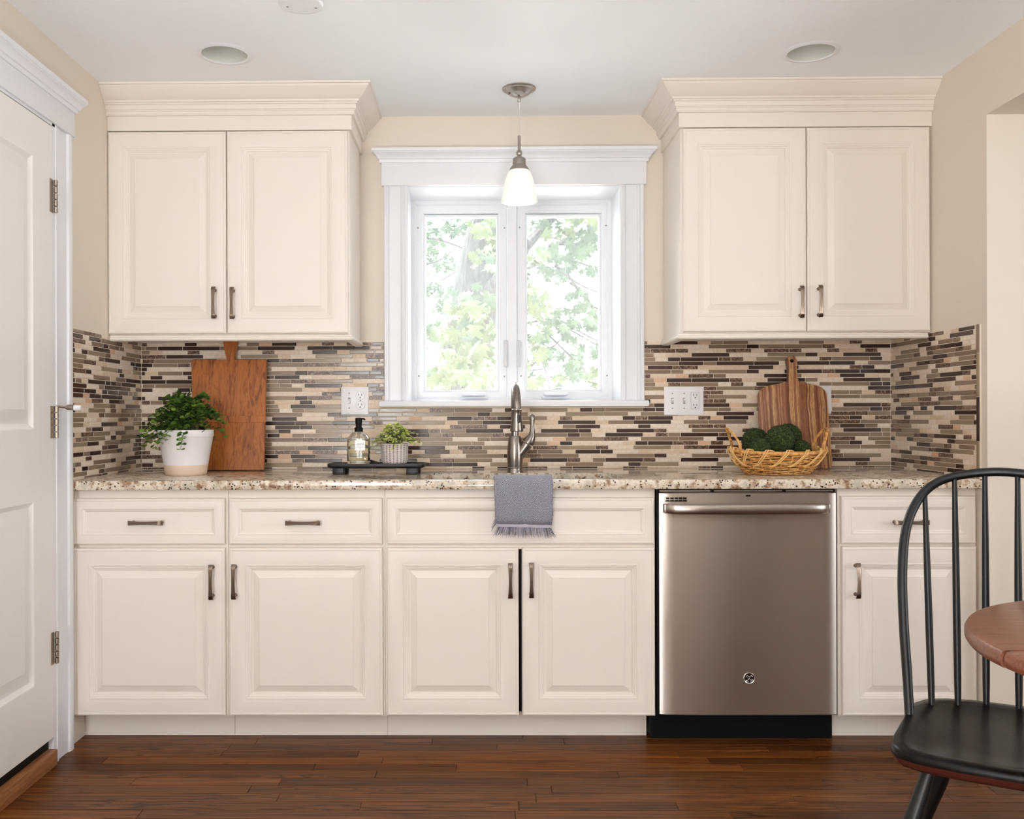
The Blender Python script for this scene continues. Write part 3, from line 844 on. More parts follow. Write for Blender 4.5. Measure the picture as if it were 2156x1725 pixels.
# ------------------------------------------------------------------ worktop with the sink cut-out
def rrect(x0, x1, y0, y1, r, n=8):
    out = []
    for cx_, cy_, a0 in ((x1 - r, y0 + r, -90), (x1 - r, y1 - r, 0), (x0 + r, y1 - r, 90), (x0 + r, y0 + r, 180)):
        for k in range(n + 1):
            a = R(a0 + 90 * k / n); out.append((cx_ + r * math.cos(a), cy_ + r * math.sin(a)))
    return out
def slab_with_hole(outer, hole, z0, z1, ch):
    mb = MB()
    def rect(o): x0, x1, y0, y1 = o; return [(x0, y0), (x1, y0), (x1, y1), (x0, y1)]
    x0, x1, y0, y1 = outer
    for z, ins in ((z1, ch), (z0, ch)):
        bm = bmesh.new(); ed = []
        for lp in (rect((x0, x1, y0 + ins, y1)), hole):
            vs = [bm.verts.new((p[0], p[1], z)) for p in lp]
            ed += [bm.edges.new((vs[i], vs[(i + 1) % len(vs)])) for i in range(len(vs))]
        bmesh.ops.triangle_fill(bm, use_beauty=True, edges=ed); mb.bm(bm); bm.free()
    mb.loft([[(a, b, z) for a, b in rect((x0, x1, y0 + i, y1))] for z, i in ((z1, ch), (z1 - ch * .4, ch * .3), (z1 - ch, 0), (z0 + ch, 0), (z0 + ch * .4, ch * .3), (z0, ch))], True, False)
    mb.loft([[(a, b, z1) for a, b in hole], [(a, b, z0) for a, b in hole]], True, False)
    bm = bmesh.new(); me = bpy.data.meshes.new('tmp'); me.from_pydata(mb.v, [], mb.f); bm.from_mesh(me)
    bmesh.ops.remove_doubles(bm, verts=bm.verts[:], dist=1e-5)
    out = MB(); out.bm(bm); bm.free(); bpy.data.meshes.remove(me)
    return out
SX0, SX1, SY0, SY1 = -.172, .512, 3.118, 3.438
wt = slab_with_hole((-1.3634, 1.6895, TOP_F, 3.7225), rrect(SX0, SX1, SY0, SY1, .055), TOP_B, TOP_Z, .003)
tag(wt.build('worktop', M['granite'], smooth=30), 'long speckled cream granite worktop running wall to wall over the base cabinets', 'worktop')
sk = MB()
def rr3(i, z, r=.055): return [(a, b, z) for a, b in rrect(SX0 - .004 + i, SX1 + .004 - i, SY0 - .004 + i, SY1 + .004 - i, r)]
sk.loft([rr3(-.02, TOP_B - .0005), rr3(-.02, TOP_B - .002), rr3(-.001, TOP_B - .002), rr3(.004, .70), rr3(.012, .68, .05), rr3(.03, .672, .04)], True, False)
sk.add(rr3(.03, .672, .04), [tuple(range(36))])
sk.lathe([(.04, .0005), (.04, .002), (.03, .002), (.028, -.001)], (.17, 3.28, .672), 24)
tag(sk.build('sink', M['sink_steel'], smooth=40), 'stainless undermount sink basin sunk in the granite below the window', 'sink')

# ================================================================== DISHWASHER
dw = thing('dishwasher', (.9175, 3.4, 0), 'stainless steel dishwasher with a bar handle between the sink cabinet and the narrow cabinet', 'dishwasher')
MB().box(.6105, 1.2230, 3.128, 3.700, .098, .8645).build('tub', M['black_matte'], dw, smooth=0)
MB().box(.6035, 1.2235, 3.160, 3.180, .0005, .100).build('toe_panel', M['black_matte'], dw, smooth=0)
MB().box(.6130, .6200, 3.100, 3.128, .10, .8640).build('side_seal', M['black_matte'], dw, smooth=0)
p = MB()                                              # door skin: very slightly bowed, rolled edges
x0, x1, z0, z1 = .6207, 1.2130, .1035, .8515
rings = []
nx = 24
for i in range(nx + 1):
    t = i / nx; x = x0 + (x1 - x0) * t
    e = min(t, 1 - t) * (x1 - x0)
    yy = 3.0875 + (.006 * (1 - min(1, e / .008)) ** 2) - .0022 * math.sin(PI * t)
    rings.append([(x, 3.126, z0), (x, yy + .003, z0), (x, yy, z0 + .003), (x, yy, z1 - .003), (x, yy + .003, z1), (x, 3.126, z1)])
p.loft(rings)
panel = p.build('door', M['stainless'], dw, smooth=30)
MB().box(.6240, 1.2080, 3.105, 3.127, .8535, .8580).build('control_strip', M['nickel'], dw, smooth=0)
for px in (1500, 1651):
    q = at(px, 1037, 3.10); MB().box(q.x - .006, q.x + .006, 3.101, 3.106, .8525, .8600).build('latch', M['black_matte'], dw, smooth=0)
hz = at(1576, 1072, 3.05).z; hx0, hx1 = at(1400, 1072, 3.05).x, at(1752, 1072, 3.05).x
h_ = MB(); rings = []; n = 28
for i in range(n + 1):
    t = i / n; x = hx0 + (hx1 - hx0) * t
    arch = (1 - (2 * t - 1) ** 2) ** .5 if 0 < t < 1 else 0
    y = 3.074 - .034 * min(1, arch * 1.25) ** .8
    hh_ = .0175 * (.86 if i in (0, n) else 1)
    ring = []
    for k in range(14):
        a = 2 * PI * k / 14
        ring.append((x, y - .0075 * math.cos(a), hz + hh_ * math.copysign(abs(math.sin(a)) ** .7, math.sin(a))))
    rings.append(ring)
h_.loft(rings)
for x in (hx0 + .012, hx1 - .012): h_.box(x - .011, x + .011, 3.062, 3.092, hz - .014, hz + .014, .003)
h_.build('handle', M['nickel'], dw, smooth=40)
va, vb = at(1400, 1046, 3.086), at(1447, 1057, 3.086)
v_ = MB().box(va.x, vb.x, 3.0845, 3.090, vb.z, va.z, .002)
vent = v_.build('vent', M['hinge'], dw)
g_ = MB(); w_ = (vb.x - va.x - .004) / 5
for i in range(5):
    for j_, (a, b) in enumerate(((.50, .86), (.14, .38))):
        H_ = va.z - vb.z
        g_.box(va.x + .002 + w_ * i + .001, va.x + .002 + w_ * (i + 1) - .001, 3.0840, 3.086, vb.z + H_ * a, vb.z + H_ * b)
tag(g_.build('vent_slots', M['black_matte'], vent, smooth=0), kind='stuff')
q = at(1575, 1044, 3.086); MB().box(q.x - .008, q.x + .008, 3.0843, 3.087, q.z - .0025, q.z + .0025).build('status_window', M['black_matte'], dw, smooth=0)
q = at(1577.5, 1428.5, 3.084)
b_ = MB(); b_.lathe([(.0190, 0), (.0190, -.003), (.0175, -.005), (.0155, -.004), (.0150, -.002)], (q.x, 3.087, q.z), 32, 'y')
badge = b_.build('badge', M['chrome'], dw)
MB().lathe([(.0152, 0), (.0152, -.0035)], (q.x, 3.087, q.z), 32, 'y').build('badge_face', M['black_matte'], badge, smooth=0)
b_ = MB()                                             # script monogram of two curling letters in a ring
def curl(pts): b_.tube([(q.x + a * .0098, 3.0830, q.z + b * .0098) for a, b in pts], .00062, 6)
curl([(-.05, .55), (-.35, .75), (-.62, .45), (-.55, .05), (-.2, -.05), (-.05, .3), (-.1, -.3), (-.35, -.6), (-.65, -.45)])
curl([(.55, .6), (.25, .75), (.08, .45), (.3, .2), (.08, -.05), (.12, -.5), (.45, -.6), (.68, -.3)])
for a0 in (20, 110, 200, 290):
    curl([(1.18 * math.cos(R(a0 + t)), 1.18 * math.sin(R(a0 + t))) for t in (0, 15, 30, 45, 60)])
b_.build('monogram', M['chrome'], badge)

# ================================================================== FAUCET
FX, FYb = .1548, 3.505
fa = thing('faucet', (FX, FYb, TOP_Z), 'brushed steel pull-down faucet with side lever, behind the sink under the window', 'faucet')
b_ = MB(); b_.lathe([(.0310, 0), (.0310, .003), (.0295, .006), (.0285, .014), (.0300, .016), (.0300, .018), (.0285, .020), (.0300, .045), (.0305, .065), (.0290, .095), (.0245, .128), (.0215, .138), (.0155, .1385)], (FX, FYb, TOP_Z), 32)
b_.tube([(FX + .006, FYb, TOP_Z + .050), (FX + .024, FYb - .004, TOP_Z + .076), (FX + .046, FYb - .008, TOP_Z + .108)], [.020, .0215, .0215], 20)
b_.build('body', M['faucet'], fa)
pts, rad = [], []
zt_ = TOP_Z + .138
top = 1.2225; ra = .085
for k in range(5): pts.append((FX, FYb, zt_ + (top - ra - zt_) * k / 4)); rad.append(.0140)
for k in range(1, 17):
    a = R(180 * k / 17)
    pts.append((FX, FYb - ra + ra * math.cos(a), top - ra + ra * math.sin(a))); rad.append(.0140 + .0015 * k / 17)
pts.append((FX, FYb - 2 * ra - .002, top - ra - .022)); rad.append(.0162)
b_ = MB(); b_.tube(pts, rad, 20); b_.build('gooseneck', M['faucet'], fa, smooth=60)
hx, hy = FX - .001, FYb - 2 * ra - .003
b_ = MB(); b_.lathe([(.0155, .082), (.0185, .080), (.0185, .076), (.0172, .074), (.0188, .050), (.0225, .018), (.0240, .004), (.0232, 0), (.019, -.001), (.018, .003)], (hx, hy, 1.0545), 28)
head = b_.build('spray_head', M['faucet'], fa, smooth=40)
b_ = MB(); b_.box(hx + .001, hx + .0125, hy - .0240, hy - .014, 1.086, 1.115, .003)
b_.build('spray_button', M['black_paint'], head)
b_ = MB(); b_.lathe([(.018, .002), (.018, .0015), (.003, .001)], (hx, hy, 1.0540), 24); b_.build('spray_face', M['black_matte'], head)
b_ = MB(); b_.tube([(FX + .0485, FYb - .009, TOP_Z + .1115), (FX + .0565, FYb - .010, TOP_Z + .124), (FX + .063, FYb - .011, TOP_Z + .138), (FX + .0655, FYb - .012, TOP_Z + .155),
          (FX + .0650, FYb - .013, TOP_Z + .175), (FX + .0655, FYb - .014, TOP_Z + .200), (FX + .0655, FYb - .014, TOP_Z + .215), (FX + .0655, FYb - .014, TOP_Z + .2225)],
         [.0215, .0210, .0155, .0100, .0075, .0100, .0098, .0045], 18)
b_.build('lever', M['faucet'], fa, smooth=60)

# ================================================================== TOWEL
def towel_mat():
    m = NT('grey_blue_tweed_weave')
    uv = m.n('TexCoord').outputs['UV']
    s = m.n('SeparateXYZ', {0: uv}).outputs
    a = m.math('SINE', m.math('ADD', m.math('MULTIPLY', s[0], 220.0), m.math('MULTIPLY', s[1], 220.0)))
    b = m.math('SINE', m.math('SUBTRACT', m.math('MULTIPLY', s[0], 260.0), m.math('MULTIPLY', s[1], 260.0)))
    nz = m.n('TexNoise', {'Vector': uv, 'Scale': 90, 'Detail': 2}).outputs[0]
    v = m.math('ADD', m.math('MULTIPLY', m.math('ADD', a, b), .17), nz)
    c = m.ramp(v, [(.26, srgb(56, 58, 78)), (.5, srgb(122, 124, 142)), (.74, srgb(206, 204, 216))])
    return m.pbr(c, .9, 0, m.bump(v, .5, .002), **{'Sheen Weight': .2})
M['towel'] = towel_mat()
M['towel_band'] = plain('pale_lilac_selvage', srgb(190, 184, 198), .9)
M['towel_fringe'] = NT('lilac_grey_thread')
_m = M['towel_fringe']; M['towel_fringe'] = _m.pbr(_m.mix(_m.rand(), srgb(70, 68, 88), srgb(200, 194, 208)), .9)
tw = thing('dish_towel', (.163, 3.07, TOP_Z), 'grey-blue woven towel with fringe hanging over the worktop edge at the sink', 'towel')
path = [(3.155, .835), (3.150, .870), (3.143, .895), (3.132, .9065), (3.110, .9095), (3.085, .9105), (3.065, .9085), (3.0535, .9020), (3.0495, .8900), (3.0500, .865), (3.0515, .835), (3.054, .800), (3.0585, .770), (3.0635, .7515)]
def cloth(y_off, path, xl, xr, nx=26, drop=lambda t, s: 0):
    mb = MB(); rows = []; S = [0]
    for i in range(1, len(path)): S.append(S[-1] + math.hypot(path[i][0] - path[i - 1][0], path[i][1] - path[i - 1][1]))
    for i, (y, z) in enumerate(path):
        t = S[i] / S[-1]; r = []
        for k in range(nx + 1):
            u = k / nx
            x = xl(t) + (xr(t) - xl(t)) * u
            hang = max(0, (t - .45) / .55)
            w = .0022 * math.sin(u * 9 + t * 3) * hang + .0014 * math.sin(u * 21 + 1.7)
            r.append((x, y + y_off - .0015 + w - .002 * hang, z + .0012 * math.sin(u * 8) * (1 if i < 8 else .2) - (.004 * u * hang)))
        rows.append(r)
    for r in rows: mb.v += r
    n = nx + 1
    for i in range(len(rows) - 1):
        for k in range(nx): mb.f.append((i * n + k, i * n + k + 1, (i + 1) * n + k + 1, (i + 1) * n + k)); mb.m.append(0)
    return mb, S, n
def finish_cloth(mb, S, n, name, m, parent, th=.0045, L=.33, W=.2):
    o = mb.build(name, m, parent, smooth=60)
    uv = o.data.uv_layers.new(name='UVMap')
    for lp in o.data.loops:
        i = lp.vertex_index; uv.data[lp.index].uv = ((i % n) / (n - 1) * W * 5, S[i // n] / S[-1] * L * 5)
    md = o.modifiers.new('thickness', 'SOLIDIFY'); md.thickness = th; md.offset = 0
    return o
a, S, n = cloth(0, path, lambda t: .0650 + .007 * max(0, t - .5), lambda t: .2590 - .003 * max(0, t - .5))
finish_cloth(a, S, n, 'cloth', M['towel'], tw)
bp = [(3.0630, .7535), (3.0645, .746), (3.0650, .7400)]
a, S, n = cloth(0, bp, lambda t: .0755, lambda t: .2545, drop=None)
finish_cloth(a, S, n, 'selvage', M['towel_band'], tw, .004)
# inner layer seen at the left edge, slightly shorter and wider
a, S, n = cloth(.0045, [(3.060, .885), (3.0605, .84), (3.062, .80), (3.066, .765)], lambda t: .0690 - .001 * t, lambda t: .2615 - .002 * t)
for i, v in enumerate(a.v): a.v[i] = (v[0], min(v[1], 3.0600) + .0, v[2])
finish_cloth(a, S, n, 'cloth', M['towel'], tw, .004)
fr = MB(); r = random.Random(4)
for i in range(130):
    u = i / 129; x = .0755 + .179 * u; z = .7405 - .004 * u
    sp = (u - .5) * .030 * abs(u - .5) * 2
    L = .024 + r.random() * .012; dx = sp + r.uniform(-.004, .004); y = 3.0610 + r.uniform(-.003, .002)
    fr.tube([(x, y, z), (x + dx * .4, y - .001, z - L * .5), (x + dx + r.uniform(-.002, .002), y + r.uniform(-.001, .001), z - L)], [.00085, .0008, .0005], 4)
for i in range(10):
    z = .768 - i * .002; L = .010 + r.random() * .01
    fr.tube([(.070, 3.060, z), (.070 - L * .5, 3.059, z - L * .6), (.069 - L * .7, 3.060, z - L * 1.3)], [.0008, .0007, .0005], 4)
fr.tube([(.2575, 3.057, .800), (.2610, 3.056, .792), (.2600, 3.056, .782), (.2630, 3.056, .777)], .0008, 5)
tag(fr.build('fringe', M['towel_fringe'], tw, smooth=0), kind='stuff')

# ================================================================== SWITCH AND SOCKET PLATES
def screw(mb, x, z): mb.lathe([(.0030, 0), (.0028, -.0008), (.0008, -.001)], (x, YP - .0005, z), 10, 'y')
YP = WALL_Y - TH - .0058
def plate(root, x0, x1, z0, z1):
    MB().box(x0, x1, YP, WALL_Y - TH + .0005, z0, z1, .0022).build('cover', M['plate'], root)
def toggle(root, x, z, up=True):
    MB().box(x - .0050, x + .0050, YP - .0004, YP + .002, z - .0120, z + .0120).build('slot', M['slot_grey'], root, smooth=0)
    t = MB(); s = 1 if up else -1
    t.loft([[(x - .0042, YP, z - .007), (x + .0042, YP, z - .007), (x + .0042, YP, z + .007), (x - .0042, YP, z + .007)],
            [(x - .0036, YP - .011, z + s * .006 - .004), (x + .0036, YP - .011, z + s * .006 - .004), (x + .0036, YP - .011, z + s * .006 + .003), (x - .0036, YP - .011, z + s * .006 + .003)]])
    t.build('toggle', M['plate'], root, smooth=0)
    c = MB(); screw(c, x, z + .030); screw(c, x, z - .030); tag(c.build('screws', M['slot_grey'], root), kind='stuff')
def receptacle(parent, x, z):
    s = MB()
    for dx in (-.0063, .0063): s.box(x + dx - .0010, x + dx + .0010, YP - .0024, YP - .0012, z - .001, z + .0085 if dx < 0 else z + .0075)
    s.lathe([(.0026, 0), (.0026, -.0012)], (x, YP - .0012, z - .0072), 12, 'y')
    s.build('slots', M['plate_dark'], parent, smooth=0)
def duplex(root, x, z):
    for dz in (.0195, -.0195):
        pts = []
        for k in range(28):
            a = 2 * PI * k / 28; px, pz_ = .0172 * math.cos(a), .0172 * math.sin(a)
            pts.append((x + px, z + dz + max(-.0143, min(.0143, pz_))))
        MB().prism([(x + (a - x) * 1.06, z + dz + (b - z - dz) * 1.06) for a, b in pts], YP - .0006, YP + .001).build('outline', M['slot_grey'], root, smooth=0)
        s = MB().prism(pts, YP - .0014, YP + .001).build('socket', M['plate'], root, smooth=0)
        receptacle(s, x, z + dz)
    c = MB(); screw(c, x, z); c.build('screw', M['slot_grey'], root)
x0, x1, z0, z1 = plates[0]
o1 = thing('outlet_plate', ((x0 + x1) / 2, YP, (z0 + z1) / 2), 'white plate with one switch and a double socket, left of the window above the soap', 'outlet')
plate(o1, x0, x1, z0, z1); zc = (z0 + z1) / 2
toggle(o1, x0 + .033, zc, False); duplex(o1, x1 - .034, zc + .0005)
x0, x1, z0, z1 = plates[1]
o2 = thing('outlet_plate', ((x0 + x1) / 2, YP, (z0 + z1) / 2), 'wide white plate with two switches and a square socket, right of the window', 'outlet')
plate(o2, x0, x1, z0, z1); zc = (z0 + z1) / 2
toggle(o2, x0 + .0335, zc, True); toggle(o2, x0 + .0805, zc, True)
xg = x1 - .0345
MB().box(xg - .0168, xg + .0168, YP - .0006, YP + .001, zc - .0338, zc + .0338).build('outline', M['slot_grey'], o2, smooth=0)
g = MB().box(xg - .0158, xg + .0158, YP - .0016, YP + .001, zc - .0328, zc + .0328, .001).build('socket', M['plate'], o2)
receptacle(g, xg, zc + .020); receptacle(g, xg, zc - .020)
MB().box(xg - .008, xg - .0005, YP - .0024, YP, zc - .003, zc + .003).build('button', M['plate'], g, smooth=0)
MB().box(xg + .0005, xg + .008, YP - .0024, YP, zc - .003, zc + .003).build('button', M['plate'], g, smooth=0)
o3 = thing('outlet_plate', (1.407, YP, 1.172), 'white plate mostly hidden behind the striped wooden board, only its right edge showing', 'outlet')
plate(o3, 1.372, 1.4418, 1.117, 1.230); duplex(o3, 1.407, 1.1735)

# ================================================================== CUTTING BOARDS
def lean(yb, zb, ang): return Matrix.Translation((0, yb, zb)) @ Matrix.Rotation(ang, 4, 'X')
def leaning_board(name, label, poly, y_bottom, ang, th, m, hole=None, bev=.0015, seglabel=None):
    """poly in (x, height along the board); the board leans back by ang against the tiles"""
    cx_ = sum(a for a, b in poly) / len(poly)
    root = thing(name, (cx_, y_bottom, TOP_Z), label, 'cutting board')
    b = MB(); b.prism([(a, h) for a, h in poly], -th, 0, bev, lean(y_bottom, TOP_Z + .0012, -ang))
    return root, b
ang = math.atan2(.085, .50)
bl, bt = at(556, 994, 3.61), None
def bx(px, py, y): return at(px, py, y).x
W0, W1 = bx(556, 900, 3.62), bx(561, 765, 3.685)
H1 = .447
poly = [(bx(409, 900, 3.62), 0), (W0, 0), (W1 + .000, H1), (bx(497, 758, 3.69) - .004, H1), (bx(501, 722, 3.70), .522), (bx(470, 722, 3.70), .522), (bx(479, 758, 3.69) - .002, H1), (bx(403, 765, 3.685), H1)]
rootL, b = leaning_board('cutting_board', 'tall reddish-brown pine board with a stub handle leaning behind the large potted plant', poly, 3.628, math.radians(9.2), .018, M['board_l'])
b.build('board', M['board_l'], rootL, smooth=20)
mt_ = lean(3.628, TOP_Z + .0012, -math.radians(9.2))
cl = MB(); cl.prism([(poly[0][0] + .0015, .190), (W0 + .0032, .190), (W0 + .0042, .216), (poly[0][0] + .0005, .216)], -.0205, -.0178, .001, mt_)
cl.build('batten', M['board_l'], rootL, smooth=20)
for xx in (bx(444, 900, 3.65), bx(476, 900, 3.65), bx(497, 900, 3.65), bx(531, 900, 3.65)):
    cl = MB(); cl.prism([(xx - .0003, .004), (xx + .0003, .004), (xx + .0003, H1 - .004), (xx - .0003, H1 - .004)], -.01815, -.0178, 0, mt_); cl.build('board_joint', M['seat_edge'], rootL, smooth=0)
# acacia board with an arched shoulder and a holed handle
xl, xr, xm = at(1600, 900, 3.64).x, at(1749, 900, 3.64).x, at(1669, 800, 3.68).x
poly = []
def arc(cx_, cz_, rx, rz, a0, a1, n): return [(cx_ + rx * math.cos(R(a0 + (a1 - a0) * k / n)), cz_ + rz * math.sin(R(a0 + (a1 - a0) * k / n))) for k in range(n + 1)]
poly += arc(xl + .022, .022, .022, .022, 180, 270, 6)
poly += arc(xr - .022, .022, .022, .022, 270, 360, 6)
poly += [(xr - .001, .20), (xr - .003, .285)]
poly += arc(xr - .053, .290, .050, .045, 5, 70, 7)
poly += [(xm + .050, .343), (xm + .026, .349), (xm + .0205, .356), (xm + .019, .400)]
poly += arc(xm + .0005, .430, .0225, .026, -25, 205, 12)
poly += [(xm - .018, .400), (xm - .0200, .356), (xm - .025, .349), (xm - .050, .343)]
poly += arc(xl + .055, .290, .052, .045, 110, 178, 7)
poly += [(xl + .001, .20)]
rootR, b = leaning_board('cutting_board', 'striped acacia board with arched shoulders and holed handle behind the wicker basket', poly, 3.635, math.radians(9.5), .016, M['board_r'])
b.build('board', M['board_r'], rootR, smooth=25)
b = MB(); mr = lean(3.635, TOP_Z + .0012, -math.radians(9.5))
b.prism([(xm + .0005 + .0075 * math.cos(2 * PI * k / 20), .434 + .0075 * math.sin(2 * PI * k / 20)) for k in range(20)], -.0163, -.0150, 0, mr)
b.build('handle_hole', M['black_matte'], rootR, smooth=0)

# ================================================================== PLANTS
def leaf_shape(kind='round', n=8):
    """unit leaf from the origin along +Y, lying in XY, slightly cupped"""
    mb = MB(); pts = [(0, 0, 0)]
    for k in range(n):
        a = -PI / 2 + 2 * PI * (k + .5) / n
        x, y = math.cos(a), math.sin(a)
        pts.append((x * .42, .58 + y * .44, .10 * (x * x)))
    pts.append((0, .58, -.03))
    f_ = [(1 + k, 1 + (k + 1) % n, n + 1) for k in range(n)] + [(0, 1, n)]
    mb.add(pts, f_)
    return mb
LEAF = leaf_shape()
def basis(d, roll=0.0, up=Vector((0, 0, 1))):
    d = Vector(d).normalized()
    s = d.cross(up)
    if s.length < 1e-3: s = Vector((1, 0, 0))
    s.normalize(); nrm = s.cross(d)
    m_ = Matrix((s, d, nrm)).transposed()
    return m_ @ Matrix.Rotation(roll, 3, 'Y')
def bushy(root, centre, n_stems, reach, height, droop, leaf, per, mats, seed, singles, weights, base_r=.02, bias=None):
    """stems arch out of the pot; round leaves in pairs; the `singles` leaves nearest the camera are parts"""
    r = random.Random(seed); leaves = []; st_ = MB()
    c = Vector(centre)
    for i in range(n_stems):
        a = 2 * PI * i / n_stems + r.uniform(-.25, .25); q = r.random()
        out = reach * (.25 + .85 * q) * (1.0 if bias is None else bias(a)); hh = height * (1.12 - .75 * q * q) * r.uniform(.8, 1.1); dr = droop * q * q * r.uniform(.6, 1.4)
        P0 = c + Vector((math.cos(a), math.sin(a), 0)) * base_r * r.random()
        P1 = c + Vector((math.cos(a) * out * .45, math.sin(a) * out * .45, hh))
        P2 = c + Vector((math.cos(a) * out, math.sin(a) * out, hh * .80 - dr))
        pts = []
        for k in range(9):
            t = k / 8; pts.append(P0 * (1 - t) ** 2 + P1 * 2 * t * (1 - t) + P2 * t * t)
        st_.tube(pts, [.0011] * 8 + [.0005], 4)
        for k in range(per):
            t = .18 + .82 * (k + 1) / per; j = min(7, int(t * 8)); u = t * 8 - j
            p = pts[j].lerp(pts[min(8, j + 1)], u); tg = (pts[min(8, j + 1)] - pts[j]).normalized()
            sd = tg.cross(Vector((0, 0, 1))); sd = sd.normalized() if sd.length > .01 else Vector((1, 0, 0))
            for s in (-1, 1):
                d = (sd * s * .8 + tg * .55 + Vector((r.uniform(-.4, .4), r.uniform(-.4, .4), r.uniform(-.25, .55)))).normalized()
                sz = leaf * r.uniform(.65, 1.1) * (1.1 - .35 * t)
                w = weights[0] + (weights[1] - weights[0]) * t
                mt = mats[1] if r.random() < w else mats[0]
                leaves.append((p, d, sz, r.uniform(-.7, .7), mt))
    tag(st_.build('stems', M['stem'], root, smooth=0), kind='stuff')
    leaves.sort(key=lambda l: l[0].y - l[2] * 6)
    src = {}
    for mt in mats:
        pass
    rest = {}
    for i, (p, d, sz, rl, mt) in enumerate(leaves):
        B = basis(d, rl)
        if i < singles:
            if mt not in src: src[mt] = LEAF.build('leaf', M[mt], None, smooth=60); o = src[mt]
            else: o = bpy.data.objects.new('leaf', src[mt].data); col.objects.link(o)
            o.parent = root; o.rotation_euler = B.to_euler(); o.scale = (sz, sz, sz); o.location = p - root.location
        else:
            rest.setdefault(mt, MB()).add([p + B @ (Vector(v) * sz) for v in LEAF.v], LEAF.f)
    if rest:
        allm = MB()
        for i, n_ in enumerate(rest): allm.mi = i; allm.add(rest[n_].v, rest[n_].f)
        tag(allm.build('foliage', [M[n_] for n_ in rest], root, smooth=60), kind='stuff')
# large plant
M['glaze'] = plain('white_ceramic_glaze', srgb(232, 228, 230), .28)
M['clay'] = plain('raw_sand_clay', srgb(226, 200, 176), .6)
PX, PY = -1.0683, 3.385
pl = thing('potted_plant', (PX, PY, TOP_Z), 'large trailing green plant in a tapered white pot at the left end of the worktop', 'plant')
b = MB(); b.lathe([(.0795, .0375), (.0970, .140), (.0988, .142), (.1000, .145), (.1010, .164), (.0995, .1665), (.0960, .1665), (.0940, .160), (.0780, .05), (.010, .045)], (PX, PY, TOP_Z), 48); b.build('pot', M['glaze'], pl, smooth=40)
b = MB(); b.lathe([(.066, .0006), (.0715, .0006), (.0735, .0030), (.0735, .0050), (.0745, .0055), (.0797, .0380), (.0790, .0395), (.05, .0390)], (PX, PY, TOP_Z), 48); pb_ = b.build('pot_base', M['clay'], pl, smooth=40); pb_['label'] = 'unglazed sand-coloured band'
b = MB(); b.lathe([(.0925, .150), (.0925, .152), (.001, .156)], (PX, PY, TOP_Z), 32); b.build('soil', M['soil'], pl)
bushy(pl, (PX, PY, TOP_Z + .152), 84, .168, .150, .085, .0275, 9, ('leaf_dark', 'leaf_light'), 21, 300, (.12, .60), .05, bias=lambda a: 1.0 - .25 * abs(math.sin(a)))

# tray, soap bottle, small plant
TRX, TRY, TRA = -.362, 3.425, R(-3.5)
tr = thing('tray', (TRX, TRY, TOP_Z), 'low black wooden riser tray on stub legs, left of the sink', 'tray')
Qm = Matrix.Translation((TRX, TRY, TOP_Z)) @ Matrix.Rotation(TRA, 4, 'Z')
def bmx(mb, x0, x1, y0, y1, z0, z1, bev):
    t = MB(); t.box(x0, x1, y0, y1, z0, z1, bev); mb.add([Qm @ Vector(v) for v in t.v], t.f)
b = MB()
rim = rrect(-.181, .181, -.066, .066, .022, 5)
def rr(i, z): return [Qm @ Vector((a * (1 - i / .181), c_ * (1 - i / .066), z)) for a, c_ in rim]
b.loft([rr(.008, .0235), rr(.002, .0265), rr(0, .0310), rr(.001, .0390), rr(.003, .0400), rr(.007, .0400), rr(.010, .0360)])
b.build('tray_top', M['black_wood'], tr, smooth=40)
for lx in (-.139, .135):
    for ly in (-.040, .040):
        b = MB(); bmx(b, lx - .021, lx + .021, ly - .014, ly + .014, .0004, .0250, .003); b.build('leg', M['black_wood'], tr)
b = MB(); b.add([Qm @ Vector(v) for v in ((-.050, .045, .036), (-.050, .060, .036), (.010, .060, .036), (.010, .045, .036), (-.050, .045, .054), (-.050, .060, .054))],
                [(0, 1, 2, 3), (0, 4, 5, 1), (4, 3, 2, 5), (0, 3, 4), (1, 5, 2)]); b.build('wedge_rest', M['black_wood'], tr, smooth=0)
M['tube'] = plain('clear_grey_tube', srgb(176, 168, 150), .3)
TT = TOP_Z + .0362                                   # upper surface of the tray
SXc, SYc = at(755.5, 950, 3.405).x, 3.405
so = thing('soap_bottle', (SXc, SYc, TT), 'clear glass soap bottle with black pump and white label, on the black tray', 'bottle')
def sq(w, z, e=4.0, n=36):
    out = []
    for k in range(n):
        a = 2 * PI * k / n; c_, s_ = math.cos(a), math.sin(a)
        out.append((SXc + w * math.copysign(abs(c_) ** (2 / e), c_), SYc + w * .82 * math.copysign(abs(s_) ** (2 / e), s_), TT + z))
    return out
b = MB(); b.loft([sq(.038, 0, 6), sq(.0400, .0015, 6), sq(.0405, .004, 6), sq(.0405, .096, 6), sq(.0395, .101, 5), sq(.0300, .112, 3), sq(.0180, .120, 2.2), sq(.0135, .122, 2), sq(.0135, .129, 2),
                  sq(.0115, .129, 2), sq(.0115, .121, 2), sq(.0170, .117, 2.2), sq(.0285, .109, 3), sq(.0372, .098, 5), sq(.0378, .094, 6), sq(.0378, .016, 6), sq(.0360, .0135, 6)])
b.build('bottle_body', M['bottle_glass'], so, smooth=50)
b = MB(); b.loft([sq(.0362, .0140, 6), sq(.0376, .0165, 6), sq(.0376, .086, 6)]); b.build('liquid', M['soap'], so, smooth=50)
b = MB()
b.lathe([(.0158, .1215), (.0158, .1355), (.0140, .1365), (.0118, .137), (.0112, .150), (.0128, .1515), (.0128, .170), (.0120, .1725), (.002, .1735)], (SXc, SYc, TT), 24)
b.box(SXc, SXc + .0225, SYc - .005, SYc + .005, TT + .1655, TT + .1720, .0022); b.tube([(SXc + .018, SYc, TT + .169), (SXc + .0245, SYc, TT + .1645)], .0028, 8)
